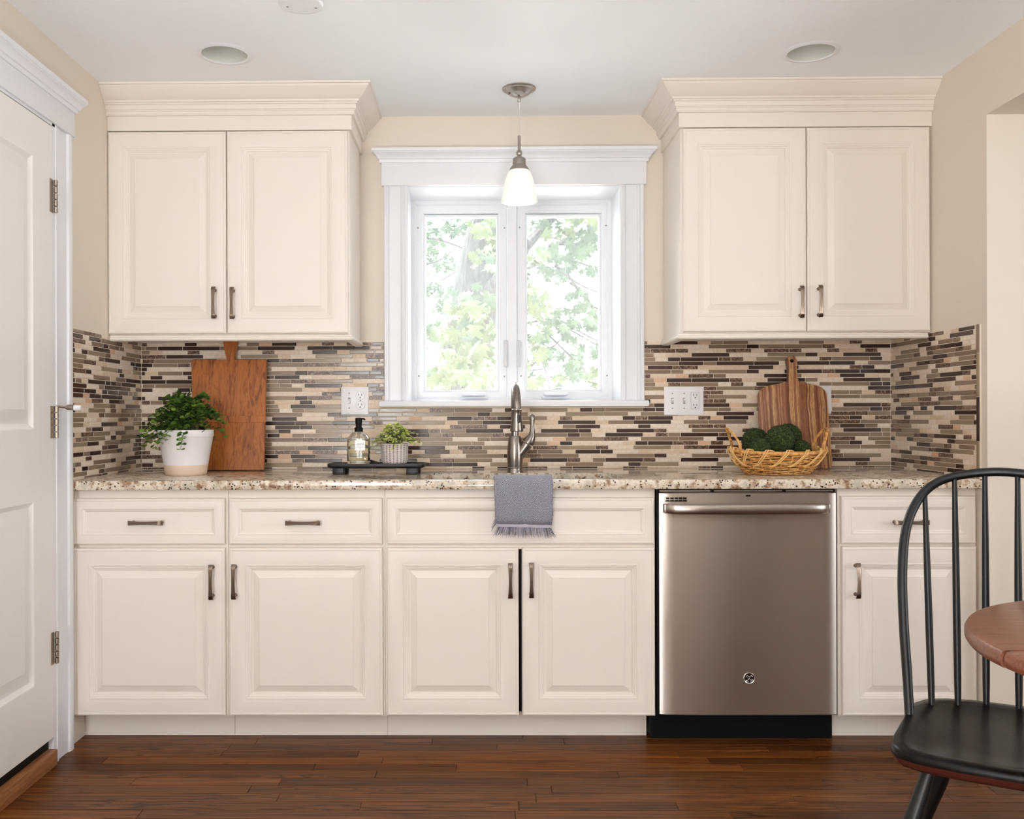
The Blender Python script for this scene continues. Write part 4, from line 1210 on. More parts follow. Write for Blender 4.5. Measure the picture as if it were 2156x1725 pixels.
b.build('pump', M['black_matte'], so)
b = MB(); b.tube([(SXc, SYc, TT + .122), (SXc, SYc, TT + .104)], .0048, 10); b.tube([(SXc, SYc, TT + .104), (SXc + .008, SYc, TT + .06), (SXc + .018, SYc, TT + .018)], .0018, 8); b.build('dip_tube', M['tube'], so)
yl = SYc - .82 * .0405 - .0006
lx, lz = at(758, 938, yl).x, at(758, 938, yl).z
lab = MB().box(lx - .0185, lx + .0185, yl - .0004, yl + .0004, lz - .0185, lz + .0185).build('bottle_label', M['plate'], so, smooth=0)
def text_mesh(s, size, loc, parent, m, name):
    cu = bpy.data.curves.new('t', 'FONT'); cu.body = s; cu.size = size; cu.align_x = 'CENTER'; cu.align_y = 'CENTER'; cu.resolution_u = 2
    to = bpy.data.objects.new('t', cu); col.objects.link(to)
    dg = bpy.context.evaluated_depsgraph_get()
    me = bpy.data.meshes.new_from_object(to.evaluated_get(dg))
    bpy.data.objects.remove(to); bpy.data.curves.remove(cu)
    me.transform(Matrix.Rotation(R(90), 4, 'X')); me.materials.clear(); me.materials.append(m); me.name = name
    o = bpy.data.objects.new(name, me); col.objects.link(o); o.parent = parent
    off = Vector((0, 0, 0)); p = parent
    while p is not None: off += p.location; p = p.parent
    o.location = Vector(loc) - off
    return o
M['ink'] = plain('grey_label_ink', srgb(90, 88, 90), .7)
text_mesh('LEMON', .0085, (lx, yl - .0006, lz + .0040), lab, M['ink'], 'label_text')
text_mesh('HAND SOAP', .0042, (lx, yl - .0006, lz - .0030), lab, M['ink'], 'label_text')
text_mesh('WITH  LEMON', .0028, (lx, yl - .0006, lz - .0085), lab, M['ink'], 'label_text')
text_mesh('250 ML', .0026, (lx, yl - .0006, lz - .0135), lab, M['ink'], 'label_text')
# small plant in a knit-pattern pot
KX, KY = at(831, 950, 3.42).x, 3.42
sp = thing('potted_plant', (KX, KY, TT), 'small lime-green leafy plant in a knit-patterned grey pot on the black tray', 'plant')
mb = MB(); ns, nz_ = 132, 44; rings = []
def knit(u, v):                                      # raised stitches with oval hollows, alternating columns
    cols = 22; a = u * cols; ph = .5 if int(a) % 2 else 0.0
    fx = (a % 1) - .5; rows_ = 11 if int(a) % 2 else 15
    fz = ((v * rows_ + ph) % 1) - .5
    return 1 - math.exp(-((fx / .26) ** 2 + (fz / .34) ** 2))
colr = []
for i in range(nz_ + 1):
    v = i / nz_; z = .0005 + v * .0765; rb = .0405 + .0075 * min(1, v * 5) ** .5 * .9 + .0025 * v
    if v < .04: rb -= .003
    ring = []
    for k in range(ns):
        u = k / ns; h = knit(u, v) if .04 < v < .95 else 1
        rr_ = rb + (.0014 * h); a = 2 * PI * u
        ring.append((KX + rr_ * math.cos(a), KY + rr_ * math.sin(a), TT + z)); colr.append(h)
    rings.append(ring)
for rr_, z in ((.0470, .0772), (.0455, .072), (.0440, .05), (.001, .05)):
    rings.append([(KX + rr_ * math.cos(2 * PI * k / ns), KY + rr_ * math.sin(2 * PI * k / ns), TT + z) for k in range(ns)]); colr += [1] * ns
mb.loft(rings)
def knit_mat():
    m = NT('knit_pattern_glaze')
    at_ = m.n('Attribute', attribute_name='stitch').outputs['Fac']
    c = m.ramp(at_, [(.30, srgb(108, 92, 96)), (.75, srgb(210, 200, 196))])
    return m.pbr(c, .6)
M['knit'] = knit_mat()
ko = mb.build('pot', M['knit'], sp, smooth=60, recalc=True)
atr = ko.data.attributes.new('stitch', 'FLOAT', 'POINT')
for i, h in enumerate(colr): atr.data[i].value = h
b = MB(); b.lathe([(.0445, .068), (.0445, .069), (.001, .071)], (KX, KY, TT), 24); b.build('soil', M['soil'], sp)
bushy(sp, (KX, KY, TT + .068), 60, .104, .080, .030, .0160, 6, ('leaf_sage', 'leaf_lime'), 33, 0, (.15, 1.15), .03, bias=lambda a: .80 if math.cos(a) < -.4 else 1.0 - .25 * abs(math.sin(a)))

# ================================================================== BASKET WITH MOSS BALLS
def wicker():
    m = NT('honey_wicker')
    nz = m.n('TexNoise', {'Vector': m.world((40, 40, 40)), 'Scale': 2, 'Detail': 3}).outputs[0]
    c = m.ramp(nz, [(.3, srgb(158, 104, 46)), (.5, srgb(206, 150, 82)), (.7, srgb(228, 180, 112))])
    return m.pbr(c, .42, 0, m.bump(nz, .2, .001))
M['wicker'] = wicker()
M['wicker_light'] = plain('pale_cane', srgb(226, 182, 116), .42)
BX, BYc, BZ = at(1636, 960, 3.335).x, 3.335, TOP_Z
bk = thing('wicker_basket', (BX, BYc, BZ), 'oval honey wicker basket with two twisted loop handles, holding moss balls before the striped board', 'basket')
HR = .076
def brad(t):                                          # half axes at height fraction t
    s = t ** .75
    return .112 + .056 * s, .072 + .040 * s
def lift(a, t): return (.010 * math.cos(a) ** 4) * t
def bpt(a, t, dr=0.0):
    rx, ry = brad(max(0, min(1.05, t)))
    return Vector((BX + (rx + dr) * math.cos(a), BYc + (ry + dr) * math.sin(a), BZ + .004 + t * HR + lift(a, t)))
wv = MB(); NS = 26; rows = 13
for i in range(rows):
    t = i / (rows - 1) * .90; pts = []
    for k in range(121):
        a = 2 * PI * k / 120
        pts.append(bpt(a, t, .0042 * math.sin(NS * a * .5 + (PI if i % 2 else 0) + .3 * i)) + Vector((0, 0, .0012 * math.sin(a * 7 + i * 2.1))))
    wv.tube(pts, .0025, 5, cap=False)
tag(wv.build('weave', M['wicker'], bk, smooth=60), kind='stuff')
stk = MB()
for k in range(NS):
    a = 2 * PI * k / NS
    stk.tube([bpt(a, t) for t in (0, .3, .6, .9, 1.0)], .0024, 5)
tag(stk.build('stakes', M['wicker'], bk, smooth=60), kind='stuff')
b = MB(); b.loft([[(BX + (.112 * s) * math.cos(2 * PI * k / 40), BYc + (.072 * s) * math.sin(2 * PI * k / 40), BZ + z) for k in range(40)] for s, z in ((.97, .001), (1, .003), (1, .006), (.9, .008))])
b.build('base', M['wicker'], bk)
b = MB(); b.tube([bpt(2 * PI * k / 96, 1.0, .001) for k in range(97)], .0068, 8, cap=False); b.build('rim', M['wicker'], bk, smooth=60)
for k in range(15):
    a = 2 * PI * (k + .5) / 15
    b = MB()
    for off in (0, .050):
        pts = []
        for t in range(13):
            s = t / 12
            aa = a + off + .50 * s * (1 if math.sin(a) < 0 else -1) * -1
            if s < .3: q = bpt(aa, 1.0 + .02, -.008 + .016 * s / .3 + .0) + Vector((0, 0, .0095 * math.sin(PI * s / .3 * .5 + .4)))
            else:
                v = (s - .3) / .7; q = bpt(aa, 1.0 - .62 * math.sin(v * PI * .5), .0100 * (1 - .25 * v))
            pts.append(q)
        b.tube(pts, .0026, 6)
    tag(b.build('wrap', M['wicker_light'], bk, smooth=60))
for sgn in (-1, 1):
    b = MB(); a0 = PI if sgn < 0 else 0
    for st_ in range(3):
        pts = []
        for t in range(33):
            s = t / 32; aa = a0 - .52 + 1.04 * s
            base = bpt(aa, 1.0); hgt = .074 * math.sin(PI * s) ** .50
            ph = s * 2 * PI * 3 + st_ * 2 * PI / 3
            pts.append(base + Vector((sgn * (.010 * math.sin(PI * s) + .0032 * math.cos(ph)), .0032 * math.sin(ph), hgt - (.012 if t in (0, 32) else 0) + .0032 * math.sin(ph + 1))))
        b.tube(pts, .0033, 6)
    b.build('handle', M['wicker'], bk, smooth=60)
def moss_mat():
    m = NT('dried_green_moss')
    nz = m.n('TexNoise', {'Vector': m.world((1, 1, 1)), 'Scale': 170, 'Detail': 6, 'Roughness': .7}).outputs[0]
    c = m.ramp(nz, [(.34, srgb(12, 18, 7)), (.5, srgb(36, 50, 17)), (.66, srgb(92, 112, 46))])
    c = m.mix(1.0, c, m.mix(m.rand(), (.6, .7, .5, 1), (1.2, 1.25, 1.1, 1)), 'MULTIPLY')
    return m.pbr(c, .95, 0, m.bump(nz, .9, .004))
M['moss'] = moss_mat()
bed = MB()
bed.loft([[(BX + rx * math.cos(2 * PI * k / 40), BYc + rx * .68 * math.sin(2 * PI * k / 40), BZ + z + .003 * math.sin(k * 2.3)) for k in range(40)] for rx, z in ((.098, .012), (.130, .040), (.140, .058), (.11, .068), (.05, .074), (.005, .076))])
tag(bed.build('moss_bed', M['moss'], None), 'dark green moss filling the wicker basket under the balls', 'moss', kind='stuff')
def moss_ball(px, py, y, r_, label, seed):
    c = at(px, py, y)
    bm = bmesh.new(); bmesh.ops.create_icosphere(bm, subdivisions=4, radius=1)
    for v in bm.verts:
        n_ = v.co.normalized()
        d = noise.noise(n_ * 3.1 + Vector((seed, 0, 0))) * .07 + noise.noise(n_ * 11 + Vector((0, seed, 0))) * .06 + noise.noise(n_ * 26) * .035
        v.co = n_ * r_ * (1 + d)
    mb = MB(); mb.bm(bm, Matrix.Translation(c)); bm.free()
    rr_ = random.Random(seed)
    for _ in range(520):                              # loose moss fibres
        n_ = Vector((rr_.gauss(0, 1), rr_.gauss(0, 1), rr_.gauss(0, 1))).normalized()
        tg = n_.cross(Vector((rr_.gauss(0, 1), rr_.gauss(0, 1), rr_.gauss(0, 1)))).normalized()
        p0 = c + n_ * r_ * .98; L = r_ * rr_.uniform(.12, .34)
        p1 = c + (n_ * r_ * 1.045 + tg * L * .5); p2 = c + n_ * r_ * rr_.uniform(1.0, 1.09) + tg * L
        s = n_.cross(tg) * .0011
        mb.add([p0 - s, p0 + s, p1 + s, p1 - s, p2], [(0, 1, 2, 3), (3, 2, 4)])
    o = mb.build('moss_ball', M['moss'], None, smooth=60, recalc=False)
    o.data.transform(Matrix.Translation(-c)); o.location = c
    tag(o, label, 'moss ball', 'moss balls in the wicker basket')
moss_ball(1590, 929, 3.385, .047, 'dark moss ball at the left back of the basket', 3)
moss_ball(1599, 944, 3.275, .037, 'smaller moss ball at the front left of the basket rim', 4)
moss_ball(1642, 926, 3.300, .050, 'largest moss ball, front and centre in the basket', 5)
moss_ball(1660, 919, 3.405, .046, 'moss ball at the back, right behind the largest one', 6)
moss_ball(1687, 947, 3.330, .034, 'small low moss ball at the right end of the basket', 7)

# ================================================================== LIGHT FITTINGS
PN = Vector((.170, 3.420, 0))
pd = thing('pendant_light', (PN.x, PN.y, CEIL), 'nickel pendant lamp with a bell-shaped frosted glass shade, hanging before the window', 'lamp')
b = MB(); b.lathe([(.0600, 0), (.0625, -.001), (.0625, -.004), (.0600, -.0065), (.0560, -.0075), (.0520, -.0100), (.0400, -.0200), (.0250, -.0275), (.0090, -.0310), (.0065, -.0315)], (PN.x, PN.y, CEIL), 40)
cn = b.build('canopy', M['nickel'], pd, smooth=40)
b = MB(); b.lathe([(.0058, 0), (.0058, -.018), (.0045, -.020), (.002, -.0205)], (PN.x, PN.y, CEIL - .031), 16); b.build('strain_relief', M['nickel'], pd)
for a, d_ in ((R(-60), .036), (R(200), .040)):
    b = MB(); b.lathe([(.004, 0), (.004, -.005), (.0025, -.007)], (PN.x + d_ * math.cos(a), PN.y + d_ * math.sin(a), CEIL - .020), 10); b.build('canopy_screw', M['nickel'], cn)
b = MB(); b.tube([(PN.x, PN.y, CEIL - .050), (PN.x + .0015, PN.y, 2.24), (PN.x + .0005, PN.y, 2.20), (PN.x + .001, PN.y, 2.150)], .0022, 8)
M['cord'] = plain('clear_cord', srgb(214, 210, 206), .25); b.build('cord', M['cord'], pd)
zb_ = 2.0345
b = MB(); b.lathe([(.0030, 2.156 - zb_), (.0055, 2.155 - zb_), (.0055, 2.100 - zb_), (.0095, 2.097 - zb_), (.0118, 2.090 - zb_), (.0100, 2.083 - zb_), (.0065, 2.079 - zb_), (.0110, 2.077 - zb_), (.0235, 2.070 - zb_), (.0245, 2.068 - zb_), (.0245, 2.047 - zb_), (.0275, 2.043 - zb_), (.0360, 2.032 - zb_), (.0385, 2.0245 - zb_), (.036, 2.0245 - zb_), (.02, 2.035 - zb_)], (PN.x, PN.y, zb_), 32)
b.build('socket_cap', M['nickel'], pd, smooth=35)
b = MB(); n = 36
prof = [(.0370, 2.026), (.0440, 2.013), (.0510, 1.995), (.0570, 1.972), (.0612, 1.948), (.0640, 1.930), (.0665, 1.921), (.0685, 1.912), (.0680, 1.9085), (.0655, 1.9095), (.0635, 1.921), (.0605, 1.932), (.0580, 1.948), (.0540, 1.972), (.0480, 1.995), (.0410, 2.013), (.0345, 2.024)]
b.lathe([(r_, z) for r_, z in prof], (PN.x, PN.y, 0), 48, cap=False); b.build('shade', M['shade'], pd, smooth=50)
b = MB(); b.lathe([(.008, 2.035), (.0130, 2.02), (.0200, 1.995), (.0245, 1.972), (.0200, 1.952), (.010, 1.943), (.001, 1.941)], (PN.x, PN.y, 0), 24); b.build('bulb', M['bulb'], pd, smooth=60)
M['can'] = plain('white_baffle', srgb(214, 214, 206), .55)
for (x, y), lab in zip(CANS, ('round white recessed ceiling light above the left wall cabinet', 'round white recessed ceiling light above the right wall cabinet')):
    t = thing('recessed_light', (x, y, CEIL), lab, 'ceiling light', 'recessed lights in the ceiling')
    b = MB(); b.lathe([(.0760, .001), (.0750, -.001), (.0780, -.0045), (.0900, -.0030), (.0945, -.0004), (.0945, .0002), (.0760, .0002)], (x, y, CEIL), 48, cap=False); b.build('trim_ring', M['trim'], t, smooth=40)
    b = MB(); b.lathe([(.0760, 0), (.0745, .010), (.0700, .060), (.0640, .105), (.0620, .110), (.0400, .114), (.0010, .114)], (x, y, CEIL), 48, cap=False); b.build('reflector', M['can'], t, smooth=40)
    b = MB(); b.lathe([(.001, .080), (.030, .082), (.046, .090), (.048, .112)], (x, y, CEIL), 32); b.build('lens', M['plate'], t)
bc = Vector((-.5085, 2.700, CEIL))
t = thing('ceiling_cover_plate', tuple(bc), 'small round white cover plate with two screws at the top edge of the photo', 'cover plate')
b = MB(); b.lathe([(.066, 0), (.066, -.003), (.063, -.0055), (.055, -.0065), (.001, -.0065)], tuple(bc), 40); b.build('cover', M['trim'], t, smooth=40)
for dx, dy in ((-.046, .018), (.046, .052 - .018)):
    b = MB(); b.lathe([(.0038, 0), (.0038, -.0012), (.001, -.0018)], (bc.x + dx * .9, bc.y + dy * .6, CEIL - .0062), 10); b.build('screw', M['hinge'], t)

# ================================================================== CHAIR
CO = Vector((1.198, 2.097, 0)); CU = Vector((.878, -.478, 0)); CF = Vector((-.478, -.878, 0))
def cp(u, f, z): return CO + CU * u + CF * f + Vector((0, 0, z))
ch = thing('windsor_chair', tuple(CO + CF * .2), 'black bow-back spindle chair with a worn seat at the round table', 'chair')
half = [(0, -.020), (.06, -.018), (.115, -.003), (.155, .022), (.180, .070), (.190, .13), (.194, .20), (.200, .28), (.204, .33), (.203, .38), (.188, .418), (.150, .438), (.08, .446), (0, .448)]
outl = half + [(-u, f) for u, f in reversed(half[1:-1])]
cen = (0, .225)
def sring(s, z, dz=None):
    out = []
    for u, f in outl:
        out.append(cp(cen[0] + (u - cen[0]) * s, cen[1] + (f - cen[1]) * s, z))
    return out
b = MB(); b.mi = 1; b.loft([sring(.86, .412), sring(.95, .415), sring(.985, .423), sring(.999, .4325)], True, False); b.add(sring(.86, .412), [tuple(range(len(outl)))])
b.mi = 0; b.loft([sring(.999, .4325), sring(1.0, .436), sring(.995, .444), sring(.975, .4495), sring(.90, .4500), sring(.84, .446), sring(.70, .4400), sring(.4, .4370), sring(.05, .4365)], True, False); b.add(sring(.05, .4365), [tuple(range(len(outl)))])
b.build('seat', [M['seat'], M['seat_edge']], ch, smooth=50)
def catmull(P, n=6):
    P = [Vector(p) for p in P]; out = []
    for i in range(len(P) - 1):
        a, b_, c_, d = P[max(0, i - 1)], P[i], P[i + 1], P[min(len(P) - 1, i + 2)]
        for k in range(n):
            t = k / n
            out.append(.5 * ((2 * b_) + (-a + c_) * t + (2 * a - 5 * b_ + 4 * c_ - d) * t * t + (-a + 3 * b_ - 3 * c_ + d) * t ** 3))
    out.append(P[-1]); return out
hb = [(-.180, .170, .436), (-.187, .140, .53), (-.196, .105, .64), (-.2005, .070, .745), (-.196, .030, .835), (-.176, -.010, .900), (-.140, -.040, .944), (-.085, -.062, .966), (0, -.072, .976)]
bowl = catmull([cp(*p) for p in hb] + [cp(-u, f, z) for u, f, z in reversed(hb[:-1])], 6)
b = MB(); b.tube(bowl, [.0100] * 6 + [.0105] * (len(bowl) - 12) + [.0100] * 6, 10); b.build('bow', M['black_paint'], ch, smooth=60)
sb = [(-.141, .061), (-.0885, .0285), (-.032, .004), (.032, .004), (.0885, .0285), (.141, .061)]
stt = [(-.158, -.027, .924), (-.096, -.058, .966), (-.033, -.071, .979), (.033, -.071, .979), (.096, -.058, .966), (.158, -.027, .924)]
for (u, f), (u2, f2, z2) in zip(sb, stt):
    a, c_ = cp(u, f, .440), cp(u2, f2, z2)
    b = MB(); b.tube([a.lerp(c_, t) for t in (0, .12, .35, .65, .9, 1)], [.0068, .0080, .0085, .0078, .0062, .0058], 8); b.build('spindle', M['black_paint'], ch, smooth=60)
legs = {}
for nm, tp, btm in (('fl', (-.130, .360), (-.250, .475)), ('fr', (.130, .360), (.250, .475)), ('bl', (-.080, .090), (-.225, .030)), ('br', (.080, .090), (.225, .030))):
    a, c_ = cp(*tp, .412), cp(*btm, .001); legs[nm] = (a, c_)
    b = MB(); b.tube([a.lerp(c_, t) for t in (0, .1, .35, .6, .85, 1)], [.0130, .0150, .0195, .0180, .0150, .0130], 12); b.build('leg', M['black_paint'], ch, smooth=60)
def lp(k, t): return legs[k][0].lerp(legs[k][1], t)
m1, m2 = lp('fl', .62), lp('bl', .62); n1, n2 = lp('fr', .62), lp('br', .62)
for a, c_ in ((m1, m2), (n1, n2), ((m1 + m2) / 2, (n1 + n2) / 2)):
    b = MB(); b.tube([a.lerp(c_, t) for t in (0, .5, 1)], [.008, .0115, .008], 10); b.build('stretcher', M['black_paint'], ch, smooth=60)

# ================================================================== TABLE
TC = (1.2387, 1.4315); TR = .424
tb = thing('round_table', (TC[0], TC[1], 0), 'round walnut-brown table whose rounded edge enters at the right of the photo', 'table')
for s in (1, -1):
    yseam = TC[1] - .006
    ring = []
    n = 48
    for k in range(n + 1):
        a = (PI * k / n) if s > 0 else (PI + PI * k / n)
        ring.append((a,))
    def rg(dr, z):
        R_ = TR - dr - (.002 if s < 0 else 0); out = []
        for k in range(n + 1):
            a = (PI * k / n) if s > 0 else (PI + PI * k / n)
            y = TC[1] + R_ * math.sin(a)
            y = max(y, yseam + .0008) if s > 0 else min(y, yseam - .0008)
            out.append((TC[0] + R_ * math.cos(a), y, z))
        return out
    b = MB(); b.loft([rg(.012, .716), rg(.004, .718), rg(0, .725), rg(0, .736), rg(.004, .743), rg(.011, .745)])
    b.build('tabletop_half', M['table'], tb, smooth=35)
b = MB(); b.lathe([(.09, .716), (.09, .700), (.045, .690), (.035, .64), (.050, .50), (.062, .36), (.050, .22), (.060, .18), (.060, .12), (.04, .10)], (TC[0], TC[1], 0), 28); b.build('pedestal', M['table'], tb, smooth=40)
for k in range(4):
    a = R(45 + 90 * k); dx, dy = math.cos(a), math.sin(a)
    b = MB(); b.tube([(TC[0] + dx * .04, TC[1] + dy * .04, .17), (TC[0] + dx * .14, TC[1] + dy * .14, .15), (TC[0] + dx * .24, TC[1] + dy * .24, .07), (TC[0] + dx * .32, TC[1] + dy * .32, .025)], [.026, .026, .023, .022], 10, flat=.8); b.build('foot', M['table'], tb, smooth=60)

# ================================================================== OUTSIDE
M['bounce_ground'] = plain('pale_bounce_ground', srgb(226, 226, 220), .9)  # outdoor ground whitened to bounce daylight up to the ceiling
tag(MB().box(-14, 16, 4.2, 40, -1.1, -1.0).build('ground', M['bounce_ground'], None, smooth=0), kind='structure')
def bark():
    m = NT('grey_brown_bark')
    w = m.world((14, 14, 2.2))
    nz = m.n('TexNoise', {'Vector': w, 'Scale': 2.0, 'Detail': 5, 'Distortion': .6}).outputs[0]
    c = m.ramp(nz, [(.36, srgb(26, 25, 25)), (.5, srgb(44, 43, 42)), (.65, srgb(64, 62, 60))])
    return m.pbr(c, .9, 0, m.bump(nz, .8, .03))
M['bark'] = bark()
def siding(name, c):
    return plain(name, c, .7)
M['siding'] = siding('pale_blue_grey_siding', srgb(110, 114, 120)); M['roofing'] = siding('grey_shingle', srgb(86, 90, 98)); M['dark_pane'] = plain('dark_house_window', srgb(60, 68, 80), .2)  # house window panes are one plain dark colour
tree = thing('maple_tree', tuple(at(960, 1100, 8.0)), 'large maple tree with thick leaning trunk outside the window', 'tree')
tree.location.z = -1.0; bpy.context.view_layer.update()
def noisy_tube(mb, pts, rad, seg, amp, seed):
    n0 = len(mb.v); mb.tube(pts, rad, seg)
    for i in range(n0, len(mb.v)):
        v = Vector(mb.v[i]); mb.v[i] = tuple(v + Vector((noise.noise(v * 3 + Vector((seed, 0, 0))), noise.noise(v * 3 + Vector((0, seed, 0))), 0)) * amp)
TY = 8.0
tp = catmull([at(905, 1120, TY), at(945, 900, TY), at(962, 820, TY), at(985, 718, TY), at(1003, 620, TY), at(1020, 540, TY), at(1040, 450, TY), at(1070, 300, TY), at(1090, 180, TY)], 5)
b = MB(); noisy_tube(b, tp, [.24 - .0016 * i for i in range(len(tp))], 24, .045, 1); b.build('trunk', M['bark'], tree, smooth=60)
p0 = at(1000, 640, TY)
b = MB(); bp_ = catmull([at(1003, 640, TY), at(1040, 600, TY - .2), at(1090, 540, TY - .5), at(1150, 470, TY - .8), at(1230, 380, TY - 1)], 5); noisy_tube(b, bp_, [.075 - .0026 * i for i in range(len(bp_))], 12, .02, 4); b.build('branch', M['bark'], tree, smooth=60)
branches = [
    ([(1112, 512), (1135, 488), (1160, 452)], 7.0, .028), ([(1160, 520), (1175, 512), (1215, 516), (1275, 530)], 6.8, .026), ([(1112, 565), (1140, 556), (1200, 548), (1262, 570)], 7.2, .014),
    ([(1170, 560), (1205, 590), (1240, 640), (1275, 655)], 7.0, .013), ([(1180, 570), (1220, 600), (1262, 618)], 6.5, .009), ([(1200, 596), (1235, 625), (1270, 700)], 7.4, .012),
    ([(1112, 680), (1160, 676), (1210, 700), (1270, 735)], 7.0, .011), ([(1150, 700), (1190, 740), (1230, 780), (1262, 830)], 6.6, .010), ([(1120, 770), (1150, 745), (1190, 705)], 6.4, .010),
    ([(1115, 780), (1160, 775), (1205, 765)], 7.2, .006), ([(1130, 740), (1150, 790), (1160, 830)], 7.2, .007), ([(1205, 690), (1245, 712), (1275, 728)], 7.1, .008), ([(1140, 495), (1185, 506), (1215, 509)], 7.5, .007),
    ([(890, 500), (935, 508), (990, 530)], 8.4, .012), ([(890, 560), (930, 545), (960, 520)], 8.6, .010), ([(900, 735), (870, 700), (880, 640)], 8.6, .010), ([(1020, 800), (1045, 772), (1090, 745)], 7.0, .009), ([(930, 590), (955, 575), (985, 555)], 8.3, .009)]
for P, y, r0 in branches:
    pts = catmull([at(px, py, y + .15 * i) for i, (px, py) in enumerate(P)], 5)
    b = MB(); noisy_tube(b, pts, [r0 * (1 - .55 * i / len(pts)) for i in range(len(pts))], 7, .012, 9); b.build('branch', M['bark'], tree, smooth=60)
def maple_leaf():
    half_ = [(0, 1.0), (.07, .80), (.17, .84), (.15, .62), (.24, .58), (.52, .74), (.47, .56), (.62, .50), (.42, .34), (.30, .30), (.42, .14), (.60, .12), (.34, .00), (.08, .06)]
    pts = half_ + [(0, 0)] + [(-x, y) for x, y in reversed(half_[1:])]
    mb = MB(); vs = [(x, y - .35, -.16 * abs(x) - .10 * y * y) for x, y in pts]; n = len(vs); vs.append((0, 0, .02))
    return mb.add(vs, [(i, (i + 1) % n, n) for i in range(n)])
ML = maple_leaf()
clusters = [  # px, py, spread px, count, depth, leaf size, lime?
    (925, 495, 30, 60, 9.2, .12, 0), (965, 480, 24, 40, 9.0, .12, 0), (912, 545, 24, 46, 9.0, .12, 0), (948, 560, 24, 34, 9.0, .11, 0), (908, 620, 24, 60, 8.8, .13, 0), (930, 650, 22, 36, 8.8, .12, 0),
    (905, 700, 20, 34, 8.8, .12, 0), (935, 715, 20, 26, 8.6, .12, 0), (905, 790, 22, 30, 7.4, .12, 1), (1010, 470, 20, 20, 6.6, .13, 1), (1030, 505, 22, 20, 6.4, .14, 1), (1000, 540, 20, 12, 6.4, .14, 1),
    (1035, 555, 18, 30, 6.2, .14, 1), (985, 640, 28, 30, 6.2, .14, 0), (955, 655, 24, 22, 6.0, .14, 1), (1000, 668, 24, 26, 5.8, .15, 1), (935, 700, 24, 26, 6.0, .14, 1), (985, 705, 20, 22, 5.8, .15, 1), (1035, 640, 18, 20, 6.4, .13, 1),
    (950, 760, 24, 30, 5.6, .15, 1), (1010, 750, 24, 34, 5.6, .15, 1), (985, 790, 28, 34, 5.4, .15, 1), (1025, 800, 18, 20, 5.6, .15, 1), (930, 810, 22, 22, 5.8, .14, 1), (1035, 700, 14, 16, 6.4, .13, 1),
    (1150, 470, 26, 34, 7.2, .13, 0), (1195, 480, 26, 30, 7.0, .13, 1), (1235, 500, 24, 36, 6.8, .13, 0), (1255, 470, 18, 24, 6.6, .14, 1), (1215, 530, 20, 26, 7.0, .13, 0), (1165, 545, 24, 40, 7.0, .13, 0), (1130, 545, 18, 22, 6.6, .13, 1),
    (1175, 580, 22, 34, 7.0, .13, 0), (1205, 560, 16, 18, 7.2, .12, 0), (1250, 575, 18, 20, 7.0, .12, 0), (1120, 620, 16, 26, 6.2, .13, 1), (1135, 650, 20, 26, 6.2, .14, 1), (1120, 700, 18, 30, 6.0, .14, 1), (1215, 615, 18, 22, 7.2, .12, 0),
    (1225, 650, 16, 18, 7.0, .12, 0), (1165, 665, 24, 36, 6.8, .13, 0), (1195, 690, 22, 32, 6.8, .13, 0), (1250, 685, 16, 22, 6.8, .13, 0), (1145, 700, 20, 22, 6.4, .13, 0), (1130, 745, 16, 22, 6.2, .13, 1), (1165, 750, 18, 18, 6.8, .12, 0),
    (1210, 770, 24, 34, 6.6, .13, 0), (1245, 790, 22, 26, 6.2, .14, 1), (1225, 730, 18, 14, 7.0, .12, 0), (1125, 800, 18, 20, 6.2, .13, 1), (1175, 805, 16, 12, 6.6, .13, 1), (1255, 740, 14, 12, 7, .12, 0), (1040, 450, 30, 20, 6.4, .14, 1), (1300, 520, 40, 40, 7, .13, 0),
    (1310, 650, 40, 40, 7, .13, 0), (860, 560, 40, 40, 9, .13, 0), (860, 700, 40, 40, 8.6, .13, 0), (1080, 560, 26, 30, 7, .13, 0), (1080, 660, 26, 30, 7, .13, 0), (1080, 760, 26, 30, 6.6, .13, 1), (960, 400, 60, 50, 8, .13, 0), (1200, 400, 60, 50, 7, .13, 0)]
r = random.Random(12); LV = []
for px, py, sp_, cnt, y, sz, lime in clusters:
    for _ in range(int(cnt * .62)):
        yy = y + r.gauss(0, .28); p = at(px + r.gauss(0, sp_ * .55), py + r.gauss(0, sp_ * .55), yy)
        B = basis(Vector((r.uniform(-1, 1), r.uniform(-.5, .5), r.uniform(-1.1, .2))), r.uniform(-.9, .9), Vector((0, -1, .55)))
        inview = 880 < px < 1275 and 440 < py < 830
        LV.append((p, B, sz * r.uniform(.5, 1.0) * .80, 'maple_lime' if (lime and r.random() < .85) else 'maple', (not inview, yy)))
LV.sort(key=lambda l: l[4]); src = {}; rest = {}
for i, (p, B, sz, mt, _) in enumerate(LV):
    if i < 300:
        if mt not in src: src[mt] = ML.build('leaf', M[mt], None, smooth=0, recalc=False); o = src[mt]
        else: o = bpy.data.objects.new('leaf', src[mt].data); col.objects.link(o)
        o.parent = tree; o.location = p - tree.location; o.rotation_euler = B.to_euler(); o.scale = (sz,) * 3
    else: rest.setdefault(mt, MB()).add([p + B @ (Vector(v) * sz) for v in ML.v], ML.f)
allm = MB()
for i, n_ in enumerate(rest): allm.mi = i; allm.add(rest[n_].v, rest[n_].f)
tag(allm.build('foliage', [M[n_] for n_ in rest], tree, smooth=0, recalc=False), kind='stuff')

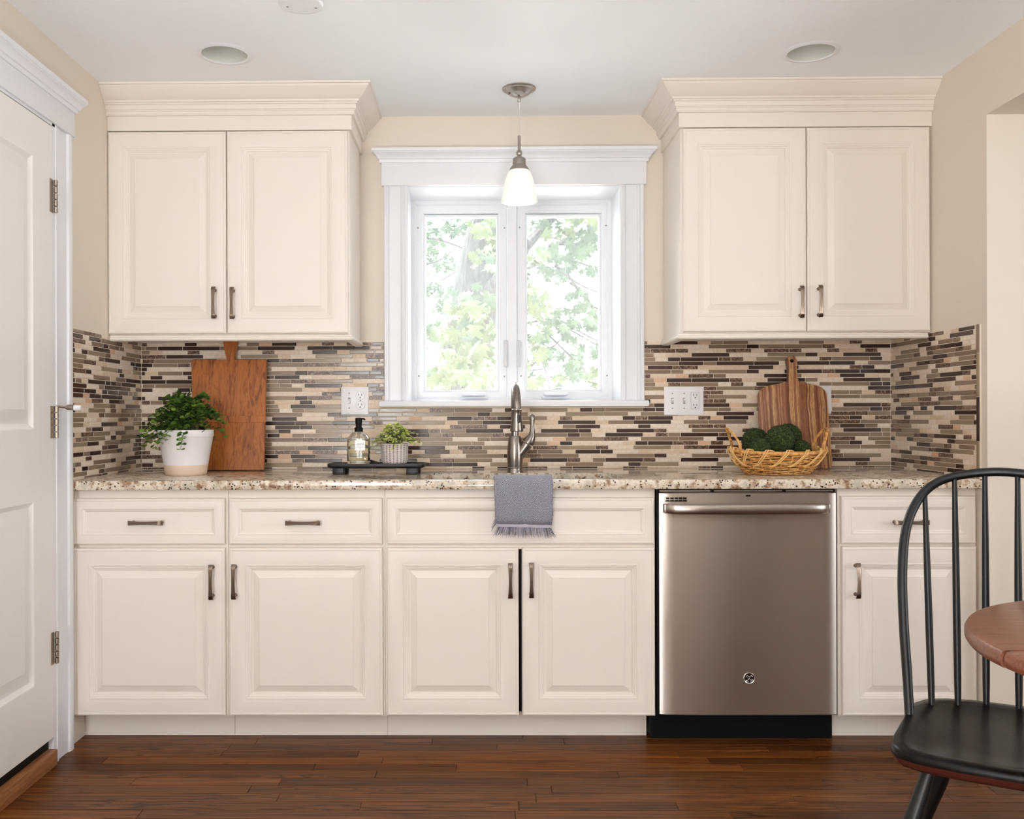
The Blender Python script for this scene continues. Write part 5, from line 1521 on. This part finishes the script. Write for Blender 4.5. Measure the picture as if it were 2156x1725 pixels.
def house(name, label, x0, x1, y, z0, z1, zr, wins, gable):
    h = thing(name, ((x0 + x1) / 2, y + 3, z0), label, 'house')
    MB().box(x0, x1, y, y + 6, z0, z1).build('wall', M['siding'], h, smooth=0)
    n = int((z1 - 0) / .2); b = MB()
    for i in range(max(0, n)):
        z = .0 + i * .2; b.add([(x0 - .01, y - .03, z), (x1 + .01, y - .03, z), (x1 + .01, y - .005, z + .19), (x0 - .01, y - .005, z + .19), (x0 - .01, y, z), (x1 + .01, y, z)], [(0, 1, 2, 3), (0, 4, 5, 1)])
    tag(b.build('siding_boards', M['siding'], h, smooth=0), kind='stuff')
    b = MB()
    if gable: b.add([(x0 - .3, y - .3, z1), (x1 + .3, y - .3, z1), ((x0 + x1) / 2, y - .3, zr), (x0 - .3, y + 6.3, z1), (x1 + .3, y + 6.3, z1), ((x0 + x1) / 2, y + 6.3, zr)], [(0, 1, 2), (3, 5, 4), (0, 2, 5, 3), (1, 4, 5, 2), (0, 3, 4, 1)])
    else: b.add([(x0 - .3, y - .3, z1), (x1 + .3, y - .3, z1), (x1 + .3, y + 6.3, z1), (x0 - .3, y + 6.3, z1), (x0 + 1.2, y + 3, zr), (x1 - 1.2, y + 3, zr)], [(0, 1, 5, 4), (1, 2, 5), (2, 3, 4, 5), (3, 0, 4), (0, 3, 2, 1)])
    b.build('roof', M['roofing'], h, smooth=0)
    for a, c_, d, e in wins:
        w_ = MB().box(a - .08, c_ + .08, y - .06, y, d - .08, e + .08).build('house_window', M['vinyl'], h, smooth=0)
        MB().box(a, c_, y - .07, y - .05, d, e).build('house_pane', M['dark_pane'], w_, smooth=0)
a, b_, e, g = at(760, 815, 24), at(1062, 718, 24), at(912, 762, 24), at(932, 728, 24)
house('house', 'pale neighbouring house behind the maple, seen low in the left pane', a.x, b_.x, 24, -1.0, b_.z + .1, b_.z + 1.0, [(e.x, g.x, e.z, g.z), (at(1030, 0, 24).x, at(1042, 0, 24).x, e.z + .3, g.z)], False)
a, b_, e = at(1180, 812, 30), at(1264, 812, 30), at(1200, 786, 30)
house('house', 'far pale house whose grey roof shows low in the right pane', a.x, b_.x, 30, -1.0, a.z, e.z, [], True)
